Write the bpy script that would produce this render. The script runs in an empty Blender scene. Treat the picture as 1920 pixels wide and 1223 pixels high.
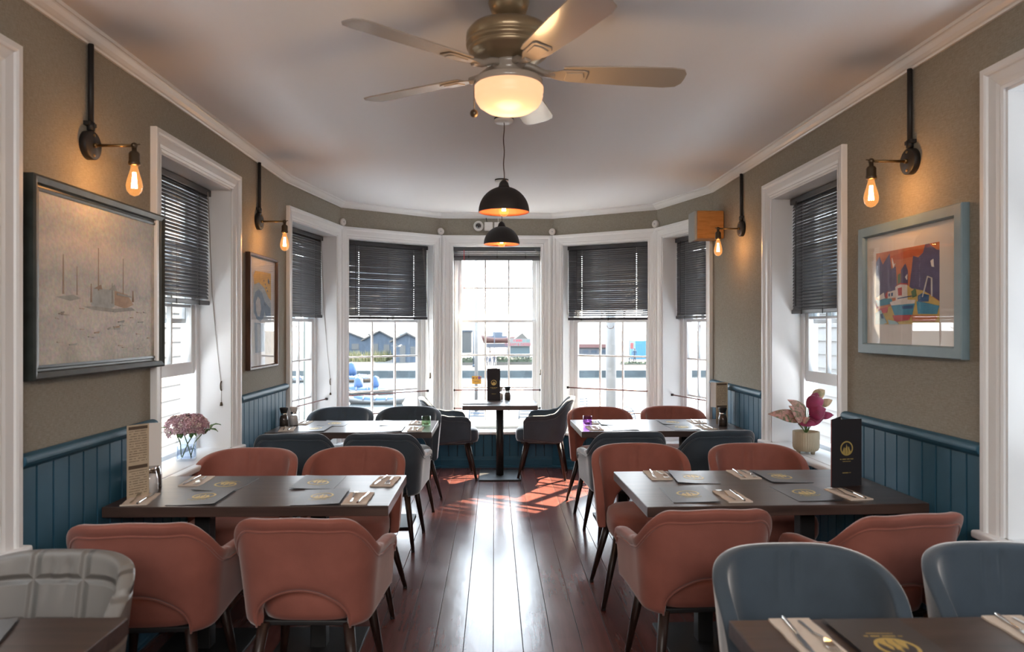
import bpy, bmesh, math, random
from mathutils import Vector, Matrix
random.seed(7)
PI = math.pi
SC = bpy.context.scene
COL = SC.collection

# ------------------------------------------------------------------ camera
EYE = 1.52
FPX = 1350.0
cam = bpy.data.cameras.new('camera'); cam.sensor_width = 36.0; cam.lens = FPX / 1920 * 36.0
cam.shift_y = 2.5 / 1920.0
cam.clip_start = 0.05; cam.clip_end = 2000
cam.dof.use_dof = True; cam.dof.focus_distance = 6.0; cam.dof.aperture_fstop = 3.2
camo = bpy.data.objects.new('camera', cam); COL.objects.link(camo)
YAW = math.atan(33.3 / FPX)
camo.location = (0, 0, EYE); camo.rotation_euler = (PI / 2, 0, -YAW)
SC.camera = camo

# ------------------------------------------------------------------ sky, sun, fill light, exposure
SC.view_settings.view_transform = 'Standard'
SC.view_settings.look = 'None'
SC.view_settings.gamma = 1.0
SC.view_settings.use_curve_mapping = False
SC.view_settings.exposure = 1.6
SC.cycles.use_denoising = True
SC.cycles.max_bounces = 10; SC.cycles.diffuse_bounces = 5; SC.cycles.glossy_bounces = 4
SC.cycles.transparent_max_bounces = 16; SC.cycles.transmission_bounces = 6
SC.cycles.caustics_reflective = False; SC.cycles.caustics_refractive = False
SC.cycles.sample_clamp_indirect = 6.0

w = bpy.data.worlds.new('sky'); SC.world = w; w.use_nodes = True
wn = w.node_tree.nodes; wl = w.node_tree.links
bg = wn['Background']
geo = wn.new('ShaderNodeTexCoord'); sep = wn.new('ShaderNodeSeparateXYZ'); ramp = wn.new('ShaderNodeValToRGB')
wl.new(geo.outputs['Generated'], sep.inputs[0]); wl.new(sep.outputs['Z'], ramp.inputs[0])
ramp.color_ramp.elements[0].position = 0.0; ramp.color_ramp.elements[0].color = (0.96, 0.98, 1.0, 1)
ramp.color_ramp.elements[1].position = 0.6; ramp.color_ramp.elements[1].color = (0.72, 0.86, 1.0, 1)
wl.new(ramp.outputs[0], bg.inputs[0]); bg.inputs[1].default_value = 5.6

sun = bpy.data.lights.new('sun', 'SUN'); sun.energy = 20.0; sun.color = (1.0, 0.80, 0.56); sun.angle = 0.01
suno = bpy.data.objects.new('sun', sun); COL.objects.link(suno)
suno.location = (8, 12, 14)
suno.rotation_euler = Vector((-0.7, -0.9, -1.0)).to_track_quat('-Z', 'Y').to_euler()

def area(name, loc, aim, sx, sy, power, color=(1, 1, 1), portal=False):
    l = bpy.data.lights.new(name, 'AREA'); l.shape = 'RECTANGLE'; l.size = sx; l.size_y = sy
    l.energy = power; l.color = color
    o = bpy.data.objects.new(name, l); COL.objects.link(o); o.location = loc
    o.rotation_euler = Vector(aim).to_track_quat('-Z', 'Z').to_euler()
    if portal: l.cycles.is_portal = True
    return o
# added fill light behind the camera, brightens the near room, no known lamp there
area('rear_ceiling_lamp', (0.1, -1.5, 2.70), (0, 0.35, -1), 2.8, 2.4, 105, (1.0, 0.95, 0.90))

# ------------------------------------------------------------------ helpers
class MB:
    def __init__(s): s.v = []; s.f = []; s.m = []; s.sm = []; s.uv = {}
    def add(s, vs, fs, mi=0, smooth=False, M=None):
        b = len(s.v)
        for q in vs:
            q = Vector(q)
            s.v.append(M @ q if M is not None else q)
        for f in fs:
            s.f.append([b + i for i in f]); s.m.append(mi); s.sm.append(smooth)
        return b
    def box(s, c, d, mi=0, M=None, R=None):
        x, y, z = d[0] / 2, d[1] / 2, d[2] / 2
        vs = [Vector((sx * x, sy * y, sz * z)) for sz in (-1, 1) for sy in (-1, 1) for sx in (-1, 1)]
        if R is not None: vs = [R @ q for q in vs]
        vs = [q + Vector(c) for q in vs]
        s.add(vs, [(0, 2, 3, 1), (4, 5, 7, 6), (0, 1, 5, 4), (2, 6, 7, 3), (0, 4, 6, 2), (1, 3, 7, 5)], mi, False, M)
    def bb(s, a, b, mi=0, M=None):
        s.box([(a[i] + b[i]) / 2 for i in range(3)], [abs(b[i] - a[i]) for i in range(3)], mi, M)
    def prism(s, poly, z0, z1, mi=0, M=None):
        n = len(poly)
        ar = sum(poly[i][0] * poly[(i + 1) % n][1] - poly[(i + 1) % n][0] * poly[i][1] for i in range(n))
        if ar < 0: poly = list(reversed(poly))
        vs = [(p[0], p[1], z0) for p in poly] + [(p[0], p[1], z1) for p in poly]
        fs = [tuple(reversed(range(n))), tuple(range(n, 2 * n))] + [(i, (i + 1) % n, n + (i + 1) % n, n + i) for i in range(n)]
        s.add(vs, fs, mi, False, M)
    def lathe(s, prof, c=(0, 0, 0), seg=24, mi=0, M=None, smooth=True):
        vs = []; fs = []
        n = len(prof)
        for i in range(seg):
            a = 2 * PI * i / seg
            for r, z in prof: vs.append((c[0] + r * math.cos(a), c[1] + r * math.sin(a), c[2] + z))
        for i in range(seg):
            j = (i + 1) % seg
            for k in range(n - 1):
                fs.append((i * n + k, j * n + k, j * n + k + 1, i * n + k + 1))
        s.add(vs, fs, mi, smooth, M)
    def tube(s, pts, r, seg=8, mi=0, M=None, caps=True):
        pts = [Vector(p) for p in pts]; n = len(pts)
        rs = r if isinstance(r, (list, tuple)) else [r] * n
        vs = []; fs = []
        up = Vector((0, 0, 1))
        d0 = (pts[1] - pts[0]).normalized()
        if abs(d0.dot(up)) > 0.95: up = Vector((1, 0, 0))
        prev = d0.cross(up).normalized()
        for i, p in enumerate(pts):
            d = (pts[min(i + 1, n - 1)] - pts[max(i - 1, 0)]).normalized()
            x = prev - d * prev.dot(d)
            if x.length < 1e-6: x = d.orthogonal()
            x.normalize(); y = d.cross(x); prev = x
            for k in range(seg):
                a = 2 * PI * k / seg
                vs.append(p + (x * math.cos(a) + y * math.sin(a)) * rs[i])
        for i in range(n - 1):
            for k in range(seg):
                l = (k + 1) % seg
                fs.append((i * seg + k, i * seg + l, (i + 1) * seg + l, (i + 1) * seg + k))
        s.add(vs, fs, mi, True, M)
        if caps:
            b = len(s.v) - len(vs)
            s.f.append([b + k for k in reversed(range(seg))]); s.m.append(mi); s.sm.append(False)
            e = b + (n - 1) * seg
            s.f.append([e + k for k in range(seg)]); s.m.append(mi); s.sm.append(False)
    def sphere(s, c, r, mi=0, M=None, seg=12, rings=8):
        rx = r if isinstance(r, (tuple, list)) else (r, r, r)
        prof = [(math.sin(PI * k / rings), -math.cos(PI * k / rings)) for k in range(rings + 1)]
        vs = []; fs = []; n = rings + 1
        for i in range(seg):
            a = 2 * PI * i / seg
            for q, z in prof: vs.append((c[0] + rx[0] * q * math.cos(a), c[1] + rx[1] * q * math.sin(a), c[2] + rx[2] * z))
        for i in range(seg):
            j = (i + 1) % seg
            for k in range(rings): fs.append((i * n + k, j * n + k, j * n + k + 1, i * n + k + 1))
        s.add(vs, fs, mi, True, M)
    def sweep(s, path, prof, mi=0, closed=False):
        """path: plan points; prof: (inward distance, z). inward = right hand side of travel"""
        n = len(path); vs = []; fs = []; k = len(prof)
        P = [Vector(p) for p in path]
        for i, p in enumerate(P):
            ds = []
            if i > 0 or closed: ds.append((p - P[i - 1]).normalized())
            if i < n - 1 or closed: ds.append((P[(i + 1) % n] - p).normalized())
            ns = [Vector((d.y, -d.x)) for d in ds]
            m = sum(ns, Vector((0, 0))); m.normalize(); m = m / m.dot(ns[0])
            for q in prof: vs.append((p.x + m.x * q[0], p.y + m.y * q[0], q[1]))
        for i in range(n if closed else n - 1):
            j = (i + 1) % n
            for a in range(k): 
                b = (a + 1) % k
                fs.append((i * k + a, i * k + b, j * k + b, j * k + a))
        if not closed:
            fs.append(tuple(range(k))); fs.append(tuple(reversed(range((n - 1) * k, n * k))))
        s.add(vs, fs, mi)
    def build(s, name, mats, parent=None, bevel=0, seg=2, sub=0, loc=None, rot=None, weld=0.0):
        me = bpy.data.meshes.new(name)
        me.from_pydata([tuple(q) for q in s.v], [], s.f)
        if not isinstance(mats, (list, tuple)): mats = [mats]
        for m in mats: me.materials.append(m)
        for p, mi, sm in zip(me.polygons, s.m, s.sm): p.material_index = mi; p.use_smooth = sm or sub > 0
        if s.uv:
            uvl = me.uv_layers.new(name='uv')
            for lp in me.loops: uvl.data[lp.index].uv = s.uv.get(lp.vertex_index, (0, 0))
        bm = bmesh.new(); bm.from_mesh(me)
        if weld: bmesh.ops.remove_doubles(bm, verts=bm.verts, dist=weld)
        bmesh.ops.recalc_face_normals(bm, faces=bm.faces)
        bm.to_mesh(me); bm.free()
        o = bpy.data.objects.new(name, me); COL.objects.link(o)
        if parent is not None: o.parent = parent
        if loc is not None: o.location = loc
        if rot is not None: o.rotation_euler = rot
        if bevel:
            b = o.modifiers.new('bevel', 'BEVEL'); b.width = bevel; b.segments = seg; b.limit_method = 'ANGLE'; b.angle_limit = 0.6
        if sub:
            u = o.modifiers.new('sub', 'SUBSURF'); u.levels = sub; u.render_levels = sub
        return o

def tag(o, label=None, cat=None, group=None, kind=None):
    if label: o['label'] = label
    if cat: o['category'] = cat
    if group: o['group'] = group
    if kind: o['kind'] = kind
    return o
def empty(name, loc=(0, 0, 0), rz=0.0, parent=None):
    o = bpy.data.objects.new(name, None); COL.objects.link(o); o.location = loc; o.rotation_euler = (0, 0, rz)
    o.empty_display_size = 0.1
    if parent is not None: o.parent = parent
    return o
def thing(name, label, cat, loc=(0, 0, 0), rz=0.0, group=None):
    return tag(empty(name, loc, rz), label, cat, group)
def copy_tree(o, parent=None):
    c = o.copy(); COL.objects.link(c)
    if parent is not None: c.parent = parent
    for ch in o.children: copy_tree(ch, c)
    return c
def place(o, loc, rz=0.0, label=None, group=None, sc=None):
    o.location = loc; o.rotation_euler = (0, 0, rz)
    if label: o['label'] = label
    if group: o['group'] = group
    if sc: o.scale = (sc, sc, sc)
    return o
def at(x, y, Y):
    """the point at depth Y in the room that the photograph shows at pixel x, y"""
    a = (x - 960) / FPX; c, s = math.cos(YAW), math.sin(YAW)
    qx, qy, qz = a * c + s, -a * s + c, (614 - y) / FPX
    k = Y / qy
    return Vector((qx * k, Y, EYE + qz * k))
def ground(x, y, z):
    a = (x - 960) / FPX; c, s = math.cos(YAW), math.sin(YAW)
    qx, qy, qz = a * c + s, -a * s + c, (614 - y) / FPX
    k = (z - EYE) / qz
    return Vector((qx * k, qy * k, z))
def smooth(a, b, x):
    t = max(0.0, min(1.0, (x - a) / (b - a))); return t * t * (3 - 2 * t)
def lerp(a, b, t): return a + (b - a) * t

# ------------------------------------------------------------------ materials
def mat(name, col, rough=0.5, metal=0.0, spec=0.5, sheen=0.0, coat=0.0, emit=None, es=0.0, trans=0.0, ior=1.45, alpha=1.0,
        bump=0.0, bscale=200.0, var=0.0, vscale=8.0, stretch=(1, 1, 1), coord='Object'):
    m = bpy.data.materials.new(name); m.use_nodes = True
    nt = m.node_tree; b = nt.nodes['Principled BSDF']
    b.inputs['Base Color'].default_value = (*col, 1); b.inputs['Roughness'].default_value = rough
    b.inputs['Metallic'].default_value = metal; b.inputs['Specular IOR Level'].default_value = spec
    b.inputs['Sheen Weight'].default_value = sheen; b.inputs['Sheen Roughness'].default_value = 0.35
    b.inputs['Coat Weight'].default_value = coat; b.inputs['Coat Roughness'].default_value = 0.08
    b.inputs['Transmission Weight'].default_value = trans; b.inputs['IOR'].default_value = ior; b.inputs['Alpha'].default_value = alpha
    if emit: b.inputs['Emission Color'].default_value = (*emit, 1); b.inputs['Emission Strength'].default_value = es
    if bump or var:
        tc = nt.nodes.new('ShaderNodeTexCoord'); mp = nt.nodes.new('ShaderNodeMapping'); mp.inputs['Scale'].default_value = stretch
        nt.links.new(tc.outputs[coord], mp.inputs[0])
    if var:
        n = nt.nodes.new('ShaderNodeTexNoise'); n.inputs['Scale'].default_value = vscale; n.inputs['Detail'].default_value = 5
        nt.links.new(mp.outputs[0], n.inputs['Vector'])
        r = nt.nodes.new('ShaderNodeValToRGB')
        r.color_ramp.elements[0].position = 0.3; r.color_ramp.elements[1].position = 0.7
        r.color_ramp.elements[0].color = (*[c * (1 - var) for c in col], 1); r.color_ramp.elements[1].color = (*[min(1, c * (1 + var)) for c in col], 1)
        nt.links.new(n.outputs['Fac'], r.inputs[0]); nt.links.new(r.outputs[0], b.inputs['Base Color'])
    if bump:
        n2 = nt.nodes.new('ShaderNodeTexNoise'); n2.inputs['Scale'].default_value = bscale; n2.inputs['Detail'].default_value = 3
        nt.links.new(mp.outputs[0], n2.inputs['Vector'])
        bp = nt.nodes.new('ShaderNodeBump'); bp.inputs['Strength'].default_value = bump; bp.inputs['Distance'].default_value = 0.003
        nt.links.new(n2.outputs['Fac'], bp.inputs['Height']); nt.links.new(bp.outputs[0], b.inputs['Normal'])
    return m
def glass_mat(name, tint=(1, 1, 1), rough=0.0, k=1.0):
    """thin clear pane: light passes straight through, surface reflects by angle"""
    m = bpy.data.materials.new(name); m.use_nodes = True; nt = m.node_tree
    nt.nodes.remove(nt.nodes['Principled BSDF']); out = nt.nodes['Material Output']
    t = nt.nodes.new('ShaderNodeBsdfTransparent'); t.inputs[0].default_value = (*tint, 1)
    g = nt.nodes.new('ShaderNodeBsdfGlossy'); g.inputs['Roughness'].default_value = rough
    f = nt.nodes.new('ShaderNodeFresnel'); f.inputs[0].default_value = 1.45
    mul = nt.nodes.new('ShaderNodeMath'); mul.operation = 'MULTIPLY'; mul.inputs[1].default_value = k
    mx = nt.nodes.new('ShaderNodeMixShader')
    gm = nt.nodes.new('ShaderNodeNewGeometry'); inv = nt.nodes.new('ShaderNodeMath'); inv.operation = 'SUBTRACT'; inv.inputs[0].default_value = 1.0
    m2 = nt.nodes.new('ShaderNodeMath'); m2.operation = 'MULTIPLY'
    nt.links.new(gm.outputs['Backfacing'], inv.inputs[1]); nt.links.new(f.outputs[0], mul.inputs[0]); nt.links.new(mul.outputs[0], m2.inputs[0]); nt.links.new(inv.outputs[0], m2.inputs[1]); nt.links.new(m2.outputs[0], mx.inputs[0])
    nt.links.new(t.outputs[0], mx.inputs[1]); nt.links.new(g.outputs[0], mx.inputs[2]); nt.links.new(mx.outputs[0], out.inputs[0])
    return m

def floor_mat():
    m = bpy.data.materials.new('floorboards'); m.use_nodes = True; nt = m.node_tree; N = nt.nodes; L = nt.links
    b = N['Principled BSDF']; tc = N.new('ShaderNodeTexCoord'); sp = N.new('ShaderNodeSeparateXYZ'); L.new(tc.outputs['Object'], sp.inputs[0])
    def math_(op, a, bb=None, c=None):
        n = N.new('ShaderNodeMath'); n.operation = op
        for i, q in enumerate((a, bb, c)):
            if q is None: continue
            if isinstance(q, (int, float)): n.inputs[i].default_value = q
            else: L.new(q, n.inputs[i])
        return n.outputs[0]
    u = math_('DIVIDE', math_('ADD', sp.outputs['X'], 0.005), 0.1417)
    idx = math_('FLOOR', u); fr = math_('FRACT', u)
    edge = math_('ABSOLUTE', math_('SUBTRACT', fr, 0.5))
    gap = N.new('ShaderNodeMapRange'); L.new(edge, gap.inputs[0]); gap.inputs[1].default_value = 0.481; gap.inputs[2].default_value = 0.494
    wnz = N.new('ShaderNodeTexWhiteNoise'); wnz.noise_dimensions = '1D'; L.new(idx, wnz.inputs['W'])
    mp = N.new('ShaderNodeMapping'); mp.inputs['Scale'].default_value = (26, 1.6, 1)
    off = N.new('ShaderNodeCombineXYZ'); L.new(math_('MULTIPLY', idx, 3.71), off.inputs['Y']); L.new(off.outputs[0], mp.inputs['Location'])
    L.new(tc.outputs['Object'], mp.inputs[0])
    grain = N.new('ShaderNodeTexNoise'); grain.inputs['Scale'].default_value = 1.0; grain.inputs['Detail'].default_value = 7; grain.inputs['Roughness'].default_value = 0.65
    L.new(mp.outputs[0], grain.inputs['Vector'])
    blot = N.new('ShaderNodeTexNoise'); blot.inputs['Scale'].default_value = 3.0; blot.inputs['Detail'].default_value = 4; L.new(tc.outputs['Object'], blot.inputs['Vector'])
    r = N.new('ShaderNodeValToRGB'); r.color_ramp.elements[0].position = 0.25; r.color_ramp.elements[1].position = 0.8
    r.color_ramp.elements[0].color = (0.060, 0.020, 0.018, 1); r.color_ramp.elements[1].color = (0.175, 0.060, 0.050, 1)
    t = math_('ADD', math_('MULTIPLY', grain.outputs['Fac'], 0.55), math_('ADD', math_('MULTIPLY', wnz.outputs['Value'], 0.22), math_('MULTIPLY', blot.outputs['Fac'], 0.25)))
    L.new(t, r.inputs[0])
    mx = N.new('ShaderNodeMix'); mx.data_type = 'RGBA'; L.new(gap.outputs[0], mx.inputs[0]); L.new(r.outputs[0], mx.inputs[6]); mx.inputs[7].default_value = (0.012, 0.006, 0.005, 1)
    L.new(mx.outputs[2], b.inputs['Base Color'])
    rr = N.new('ShaderNodeMapRange'); L.new(blot.outputs['Fac'], rr.inputs[0]); rr.inputs[3].default_value = 0.16; rr.inputs[4].default_value = 0.30
    rg = N.new('ShaderNodeMix'); L.new(gap.outputs[0], rg.inputs[0]); L.new(rr.outputs[0], rg.inputs[2]); rg.inputs[3].default_value = 0.9; L.new(rg.outputs[0], b.inputs['Roughness'])
    sg = N.new('ShaderNodeMapRange'); L.new(gap.outputs[0], sg.inputs[0]); sg.inputs[3].default_value = 0.5; sg.inputs[4].default_value = 0.0; L.new(sg.outputs[0], b.inputs['Specular IOR Level'])
    wav = N.new('ShaderNodeTexNoise'); wav.inputs['Scale'].default_value = 1.0; wav.inputs['Detail'].default_value = 5
    mp2 = N.new('ShaderNodeMapping'); mp2.inputs['Scale'].default_value = (14, 7, 1); L.new(tc.outputs['Object'], mp2.inputs[0]); L.new(mp2.outputs[0], wav.inputs['Vector'])
    h = math_('SUBTRACT', math_('ADD', math_('MULTIPLY', wav.outputs['Fac'], 0.5), math_('MULTIPLY', grain.outputs['Fac'], 0.22)), math_('MULTIPLY', gap.outputs[0], 0.12))
    bp = N.new('ShaderNodeBump'); bp.inputs['Strength'].default_value = 0.28; bp.inputs['Distance'].default_value = 0.005
    L.new(h, bp.inputs['Height']); L.new(bp.outputs[0], b.inputs['Normal'])
    return m
def weave_mat():
    m = mat('woven_wallpaper', (0.235, 0.203, 0.150), 0.85, spec=0.2)
    nt = m.node_tree; N = nt.nodes; L = nt.links; b = N['Principled BSDF']
    tc = N.new('ShaderNodeTexCoord')
    ns = []
    for st in ((40, 40, 420), (420, 420, 40)):
        mp = N.new('ShaderNodeMapping'); mp.inputs['Scale'].default_value = st; L.new(tc.outputs['Object'], mp.inputs[0])
        n = N.new('ShaderNodeTexNoise'); n.inputs['Scale'].default_value = 1; n.inputs['Detail'].default_value = 2; L.new(mp.outputs[0], n.inputs['Vector']); ns.append(n)
    a = N.new('ShaderNodeMath'); a.operation = 'ADD'; L.new(ns[0].outputs['Fac'], a.inputs[0]); L.new(ns[1].outputs['Fac'], a.inputs[1])
    r = N.new('ShaderNodeValToRGB'); r.color_ramp.elements[0].position = 0.35; r.color_ramp.elements[1].position = 0.65
    r.color_ramp.elements[0].color = (0.240, 0.222, 0.185, 1); r.color_ramp.elements[1].color = (0.350, 0.330, 0.282, 1)
    h = N.new('ShaderNodeMath'); h.operation = 'MULTIPLY'; h.inputs[1].default_value = 0.5; L.new(a.outputs[0], h.inputs[0]); L.new(h.outputs[0], r.inputs[0])
    L.new(r.outputs[0], b.inputs['Base Color'])
    bp = N.new('ShaderNodeBump'); bp.inputs['Strength'].default_value = 0.25; bp.inputs['Distance'].default_value = 0.002; L.new(a.outputs[0], bp.inputs['Height']); L.new(bp.outputs[0], b.inputs['Normal'])
    return m
def wood_mat(name, c0, c1, rough=0.35, st=(2, 22, 22), coat=0.0, bump=0.12):
    m = mat(name, c1, rough, coat=coat); nt = m.node_tree; N = nt.nodes; L = nt.links; b = N['Principled BSDF']
    tc = N.new('ShaderNodeTexCoord'); mp = N.new('ShaderNodeMapping'); mp.inputs['Scale'].default_value = st; L.new(tc.outputs['Object'], mp.inputs[0])
    n = N.new('ShaderNodeTexNoise'); n.inputs['Scale'].default_value = 1.5; n.inputs['Detail'].default_value = 8; n.inputs['Distortion'].default_value = 0.6; L.new(mp.outputs[0], n.inputs['Vector'])
    r = N.new('ShaderNodeValToRGB'); r.color_ramp.elements[0].position = 0.32; r.color_ramp.elements[1].position = 0.7
    r.color_ramp.elements[0].color = (*c0, 1); r.color_ramp.elements[1].color = (*c1, 1); L.new(n.outputs['Fac'], r.inputs[0]); L.new(r.outputs[0], b.inputs['Base Color'])
    if bump:
        bp = N.new('ShaderNodeBump'); bp.inputs['Strength'].default_value = bump; bp.inputs['Distance'].default_value = 0.002; L.new(n.outputs['Fac'], bp.inputs['Height']); L.new(bp.outputs[0], b.inputs['Normal'])
    return m
def velvet(name, col, sheen=0.6):
    return mat(name, col, 0.75, spec=0.25, sheen=sheen, var=0.13, vscale=7, bump=0.25, bscale=380)
def quilt_mat():
    m = mat('quilted_grey', (0.19, 0.18, 0.17), 0.42, spec=0.45); nt = m.node_tree; N = nt.nodes; L = nt.links; b = N['Principled BSDF']
    uv = N.new('ShaderNodeUVMap'); uv.uv_map = 'uv'; sp = N.new('ShaderNodeSeparateXYZ'); L.new(uv.outputs[0], sp.inputs[0])
    hs = []
    for ax, pit, of in (('X', 0.155, 0.5), ('Y', 0.125, 0.12)):
        d = N.new('ShaderNodeMath'); d.operation = 'MULTIPLY_ADD'; L.new(sp.outputs[ax], d.inputs[0]); d.inputs[1].default_value = 1 / pit; d.inputs[2].default_value = of
        p = N.new('ShaderNodeMath'); p.operation = 'PINGPONG'; L.new(d.outputs[0], p.inputs[0]); p.inputs[1].default_value = 0.5
        q = N.new('ShaderNodeMapRange'); q.interpolation_type = 'SMOOTHSTEP'; L.new(p.outputs[0], q.inputs[0]); q.inputs[1].default_value = 0.0; q.inputs[2].default_value = 0.14
        hs.append(q)
    mn = N.new('ShaderNodeMath'); mn.operation = 'MINIMUM'; L.new(hs[0].outputs[0], mn.inputs[0]); L.new(hs[1].outputs[0], mn.inputs[1])
    bp = N.new('ShaderNodeBump'); bp.inputs['Strength'].default_value = 1.0; bp.inputs['Distance'].default_value = 0.014; L.new(mn.outputs[0], bp.inputs['Height']); L.new(bp.outputs[0], b.inputs['Normal'])
    return m

M = {}
M['floor'] = floor_mat(); M['wall'] = weave_mat()
M['white'] = mat('white_gloss_paint', (0.765, 0.785, 0.80), 0.35)
M['ceil'] = mat('ceiling_paint', (0.74, 0.745, 0.765), 0.8, spec=0.2, bump=0.05, bscale=60)
M['rear'] = mat('pale_rear_wall_paint', (0.62, 0.58, 0.53), 0.7)
M['blue'] = mat('blue_panel_paint', (0.020, 0.088, 0.145), 0.5, spec=0.35, var=0.08, vscale=5)
M['groove'] = mat('panel_groove', (0.012, 0.035, 0.055), 0.6)
M['glass'] = glass_mat('window_glass', (0.95, 0.96, 0.965))
M['picglass'] = glass_mat('picture_glass', (1, 1, 1), 0.0, 1.3)
M['clear'] = glass_mat('clear_tableware_glass', (0.93, 0.95, 0.97), 0.02, 1.6)
M['bulbglass'] = glass_mat('amber_bulb_glass', (1.0, 0.86, 0.66), 0.0, 1.5)
_nt = M['bulbglass'].node_tree; _e = _nt.nodes.new('ShaderNodeEmission'); _e.inputs[0].default_value = (1.0, 0.42, 0.12, 1); _e.inputs[1].default_value = 0.13
_a = _nt.nodes.new('ShaderNodeAddShader'); _o = _nt.nodes['Material Output']; _nt.links.new(_o.inputs[0].links[0].from_socket, _a.inputs[0]); _nt.links.new(_e.outputs[0], _a.inputs[1]); _nt.links.new(_a.outputs[0], _o.inputs[0])
M['green_glass'] = glass_mat('green_candle_glass', (0.80, 0.92, 0.78), 0.05, 1.4)
M['purple_glass'] = glass_mat('purple_candle_glass', (0.80, 0.60, 0.90), 0.05, 1.4)
M['slat'] = mat('blind_slat', (0.110, 0.118, 0.132), 0.42, spec=0.5)
M['slat2'] = mat('blind_rail', (0.050, 0.054, 0.064), 0.4)
M['black'] = mat('black_metal', (0.012, 0.012, 0.013), 0.5)
M['soft_black'] = mat('black_shade_enamel', (0.020, 0.019, 0.020), 0.55)
M['copper'] = mat('copper_lining', (0.62, 0.20, 0.10), 0.5, metal=0.35)
M['brass'] = mat('aged_brass', (0.22, 0.14, 0.06), 0.35, metal=0.9)
M['bronze'] = mat('dark_bronze', (0.10, 0.075, 0.05), 0.35, metal=0.8)
M['cream'] = mat('cream_enamel', (0.38, 0.33, 0.28), 0.22, coat=0.5)
M['cream_metal'] = mat('antique_cream_metal', (0.34, 0.26, 0.16), 0.28, metal=0.55)
M['bowl'] = mat('lit_alabaster_bowl', (0.22, 0.17, 0.12), 0.35, emit=(1.0, 0.50, 0.26), es=0.40)
M['filament'] = mat('glowing_filament', (1, 0.6, 0.3), 0.5, emit=(1.0, 0.55, 0.20), es=40)
M['tabletop'] = wood_mat('dark_stained_tabletop', (0.028, 0.016, 0.013), (0.074, 0.044, 0.035), 0.36, st=(1.2, 16, 16), bump=0.05)
M['tabletop'].node_tree.nodes['Principled BSDF'].inputs['Specular IOR Level'].default_value = 0.6
M['tabletop'].node_tree.nodes['Principled BSDF'].inputs['Coat Weight'].default_value = 0.28; M['tabletop'].node_tree.nodes['Principled BSDF'].inputs['Coat Roughness'].default_value = 0.28
M['legwood'] = wood_mat('dark_walnut_leg', (0.012, 0.006, 0.005), (0.034, 0.016, 0.011), 0.38, st=(20, 20, 3))
M['plywood'] = wood_mat('orange_plywood', (0.32, 0.145, 0.032), (0.44, 0.215, 0.058), 0.5, st=(6, 6, 30))
M['brownwood'] = wood_mat('brown_frame_wood', (0.05, 0.024, 0.014), (0.12, 0.06, 0.035), 0.4, st=(20, 20, 3))
M['pink'] = velvet('terracotta_pink_velvet', (0.27, 0.097, 0.074), 0.4)
M['navy'] = velvet('slate_blue_velvet', (0.052, 0.072, 0.094), 1.0)
M['quilt'] = quilt_mat()
M['menu'] = mat('charcoal_menu_card', (0.030, 0.029, 0.034), 0.42, spec=0.8)
M['menu_stand'] = mat('charcoal_stand_card', (0.026, 0.025, 0.030), 0.6, spec=0.3)
M['menu'].node_tree.nodes['Principled BSDF'].inputs['Coat Weight'].default_value = 0.42; M['menu'].node_tree.nodes['Principled BSDF'].inputs['Coat Roughness'].default_value = 0.32
M['menu_red'] = mat('menu_red_edge', (0.20, 0.03, 0.025), 0.5)
M['gold'] = mat('gold_foil', (0.62, 0.46, 0.15), 0.4, metal=0.35)
M['napkin'] = mat('cream_napkin', (0.66, 0.58, 0.50), 0.85, bump=0.3, bscale=150)
M['steel'] = mat('polished_steel', (0.62, 0.60, 0.58), 0.16, metal=1.0)
M['paper'] = mat('beige_leaflet_paper', (0.50, 0.42, 0.31), 0.8, var=0.06, vscale=20)
M['ink'] = mat('brown_ink', (0.10, 0.075, 0.055), 0.8)
M['salt'] = mat('salt_grains', (0.75, 0.72, 0.70), 0.8, bump=0.4, bscale=500)
M['pepper'] = mat('peppercorns', (0.05, 0.035, 0.028), 0.7, bump=0.6, bscale=250)
M['plastic_white'] = mat('white_plastic', (0.70, 0.68, 0.66), 0.4)
M['grey'] = mat('grey_grille', (0.34, 0.36, 0.36), 0.7, bump=0.3, bscale=400)
M['lens'] = mat('camera_lens', (0.02, 0.015, 0.018), 0.1, coat=1.0)
M['rod'] = mat('dark_red_rod', (0.13, 0.030, 0.022), 0.4)
M['cord'] = mat('blind_cord', (0.34, 0.31, 0.29), 0.8)
M['redcord'] = mat('red_wand', (0.60, 0.05, 0.06), 0.4)
# ------------------------------------------------------------------ room shell
CEIL = 2.755
YB = -3.2                                   # rear wall, behind the camera
PL = [(-1.70, YB), (-1.70, 5.90), (-1.511, 7.132), (-0.587, 7.818), (0.638, 7.820), (1.636, 7.198), (1.915, 6.255), (1.92, YB)]
NAMES = ['left', 'bay_left_side', 'bay_left', 'bay_centre', 'bay_right', 'bay_right_side', 'right']
TH = 0.27
def seg_frame(i):
    p, q = Vector(PL[i]), Vector(PL[i + 1]); t = (q - p).normalized(); out = Vector((-t.y, t.x)); L = (q - p).length
    mt = Matrix(((t.x, out.x, 0, p.x), (t.y, out.y, 0, p.y), (0, 0, 1, 0), (0, 0, 0, 1)))
    return p, q, t, out, L, mt
FR = [seg_frame(i) for i in range(7)]
def ext_pt(i):
    """outer corner of the wall at plan point i"""
    p = Vector(PL[i]); outs = []
    if i > 0: outs.append(FR[i - 1][3])
    if i < 7: outs.append(FR[i][3])
    m = sum(outs, Vector((0, 0))).normalized(); m = m / m.dot(outs[0]); return p + m * TH
def yl(Y): return Y - YB                     # along the left wall
def yr(Y): return 6.255 - Y                  # along the right wall (slightly off axis)
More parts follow.
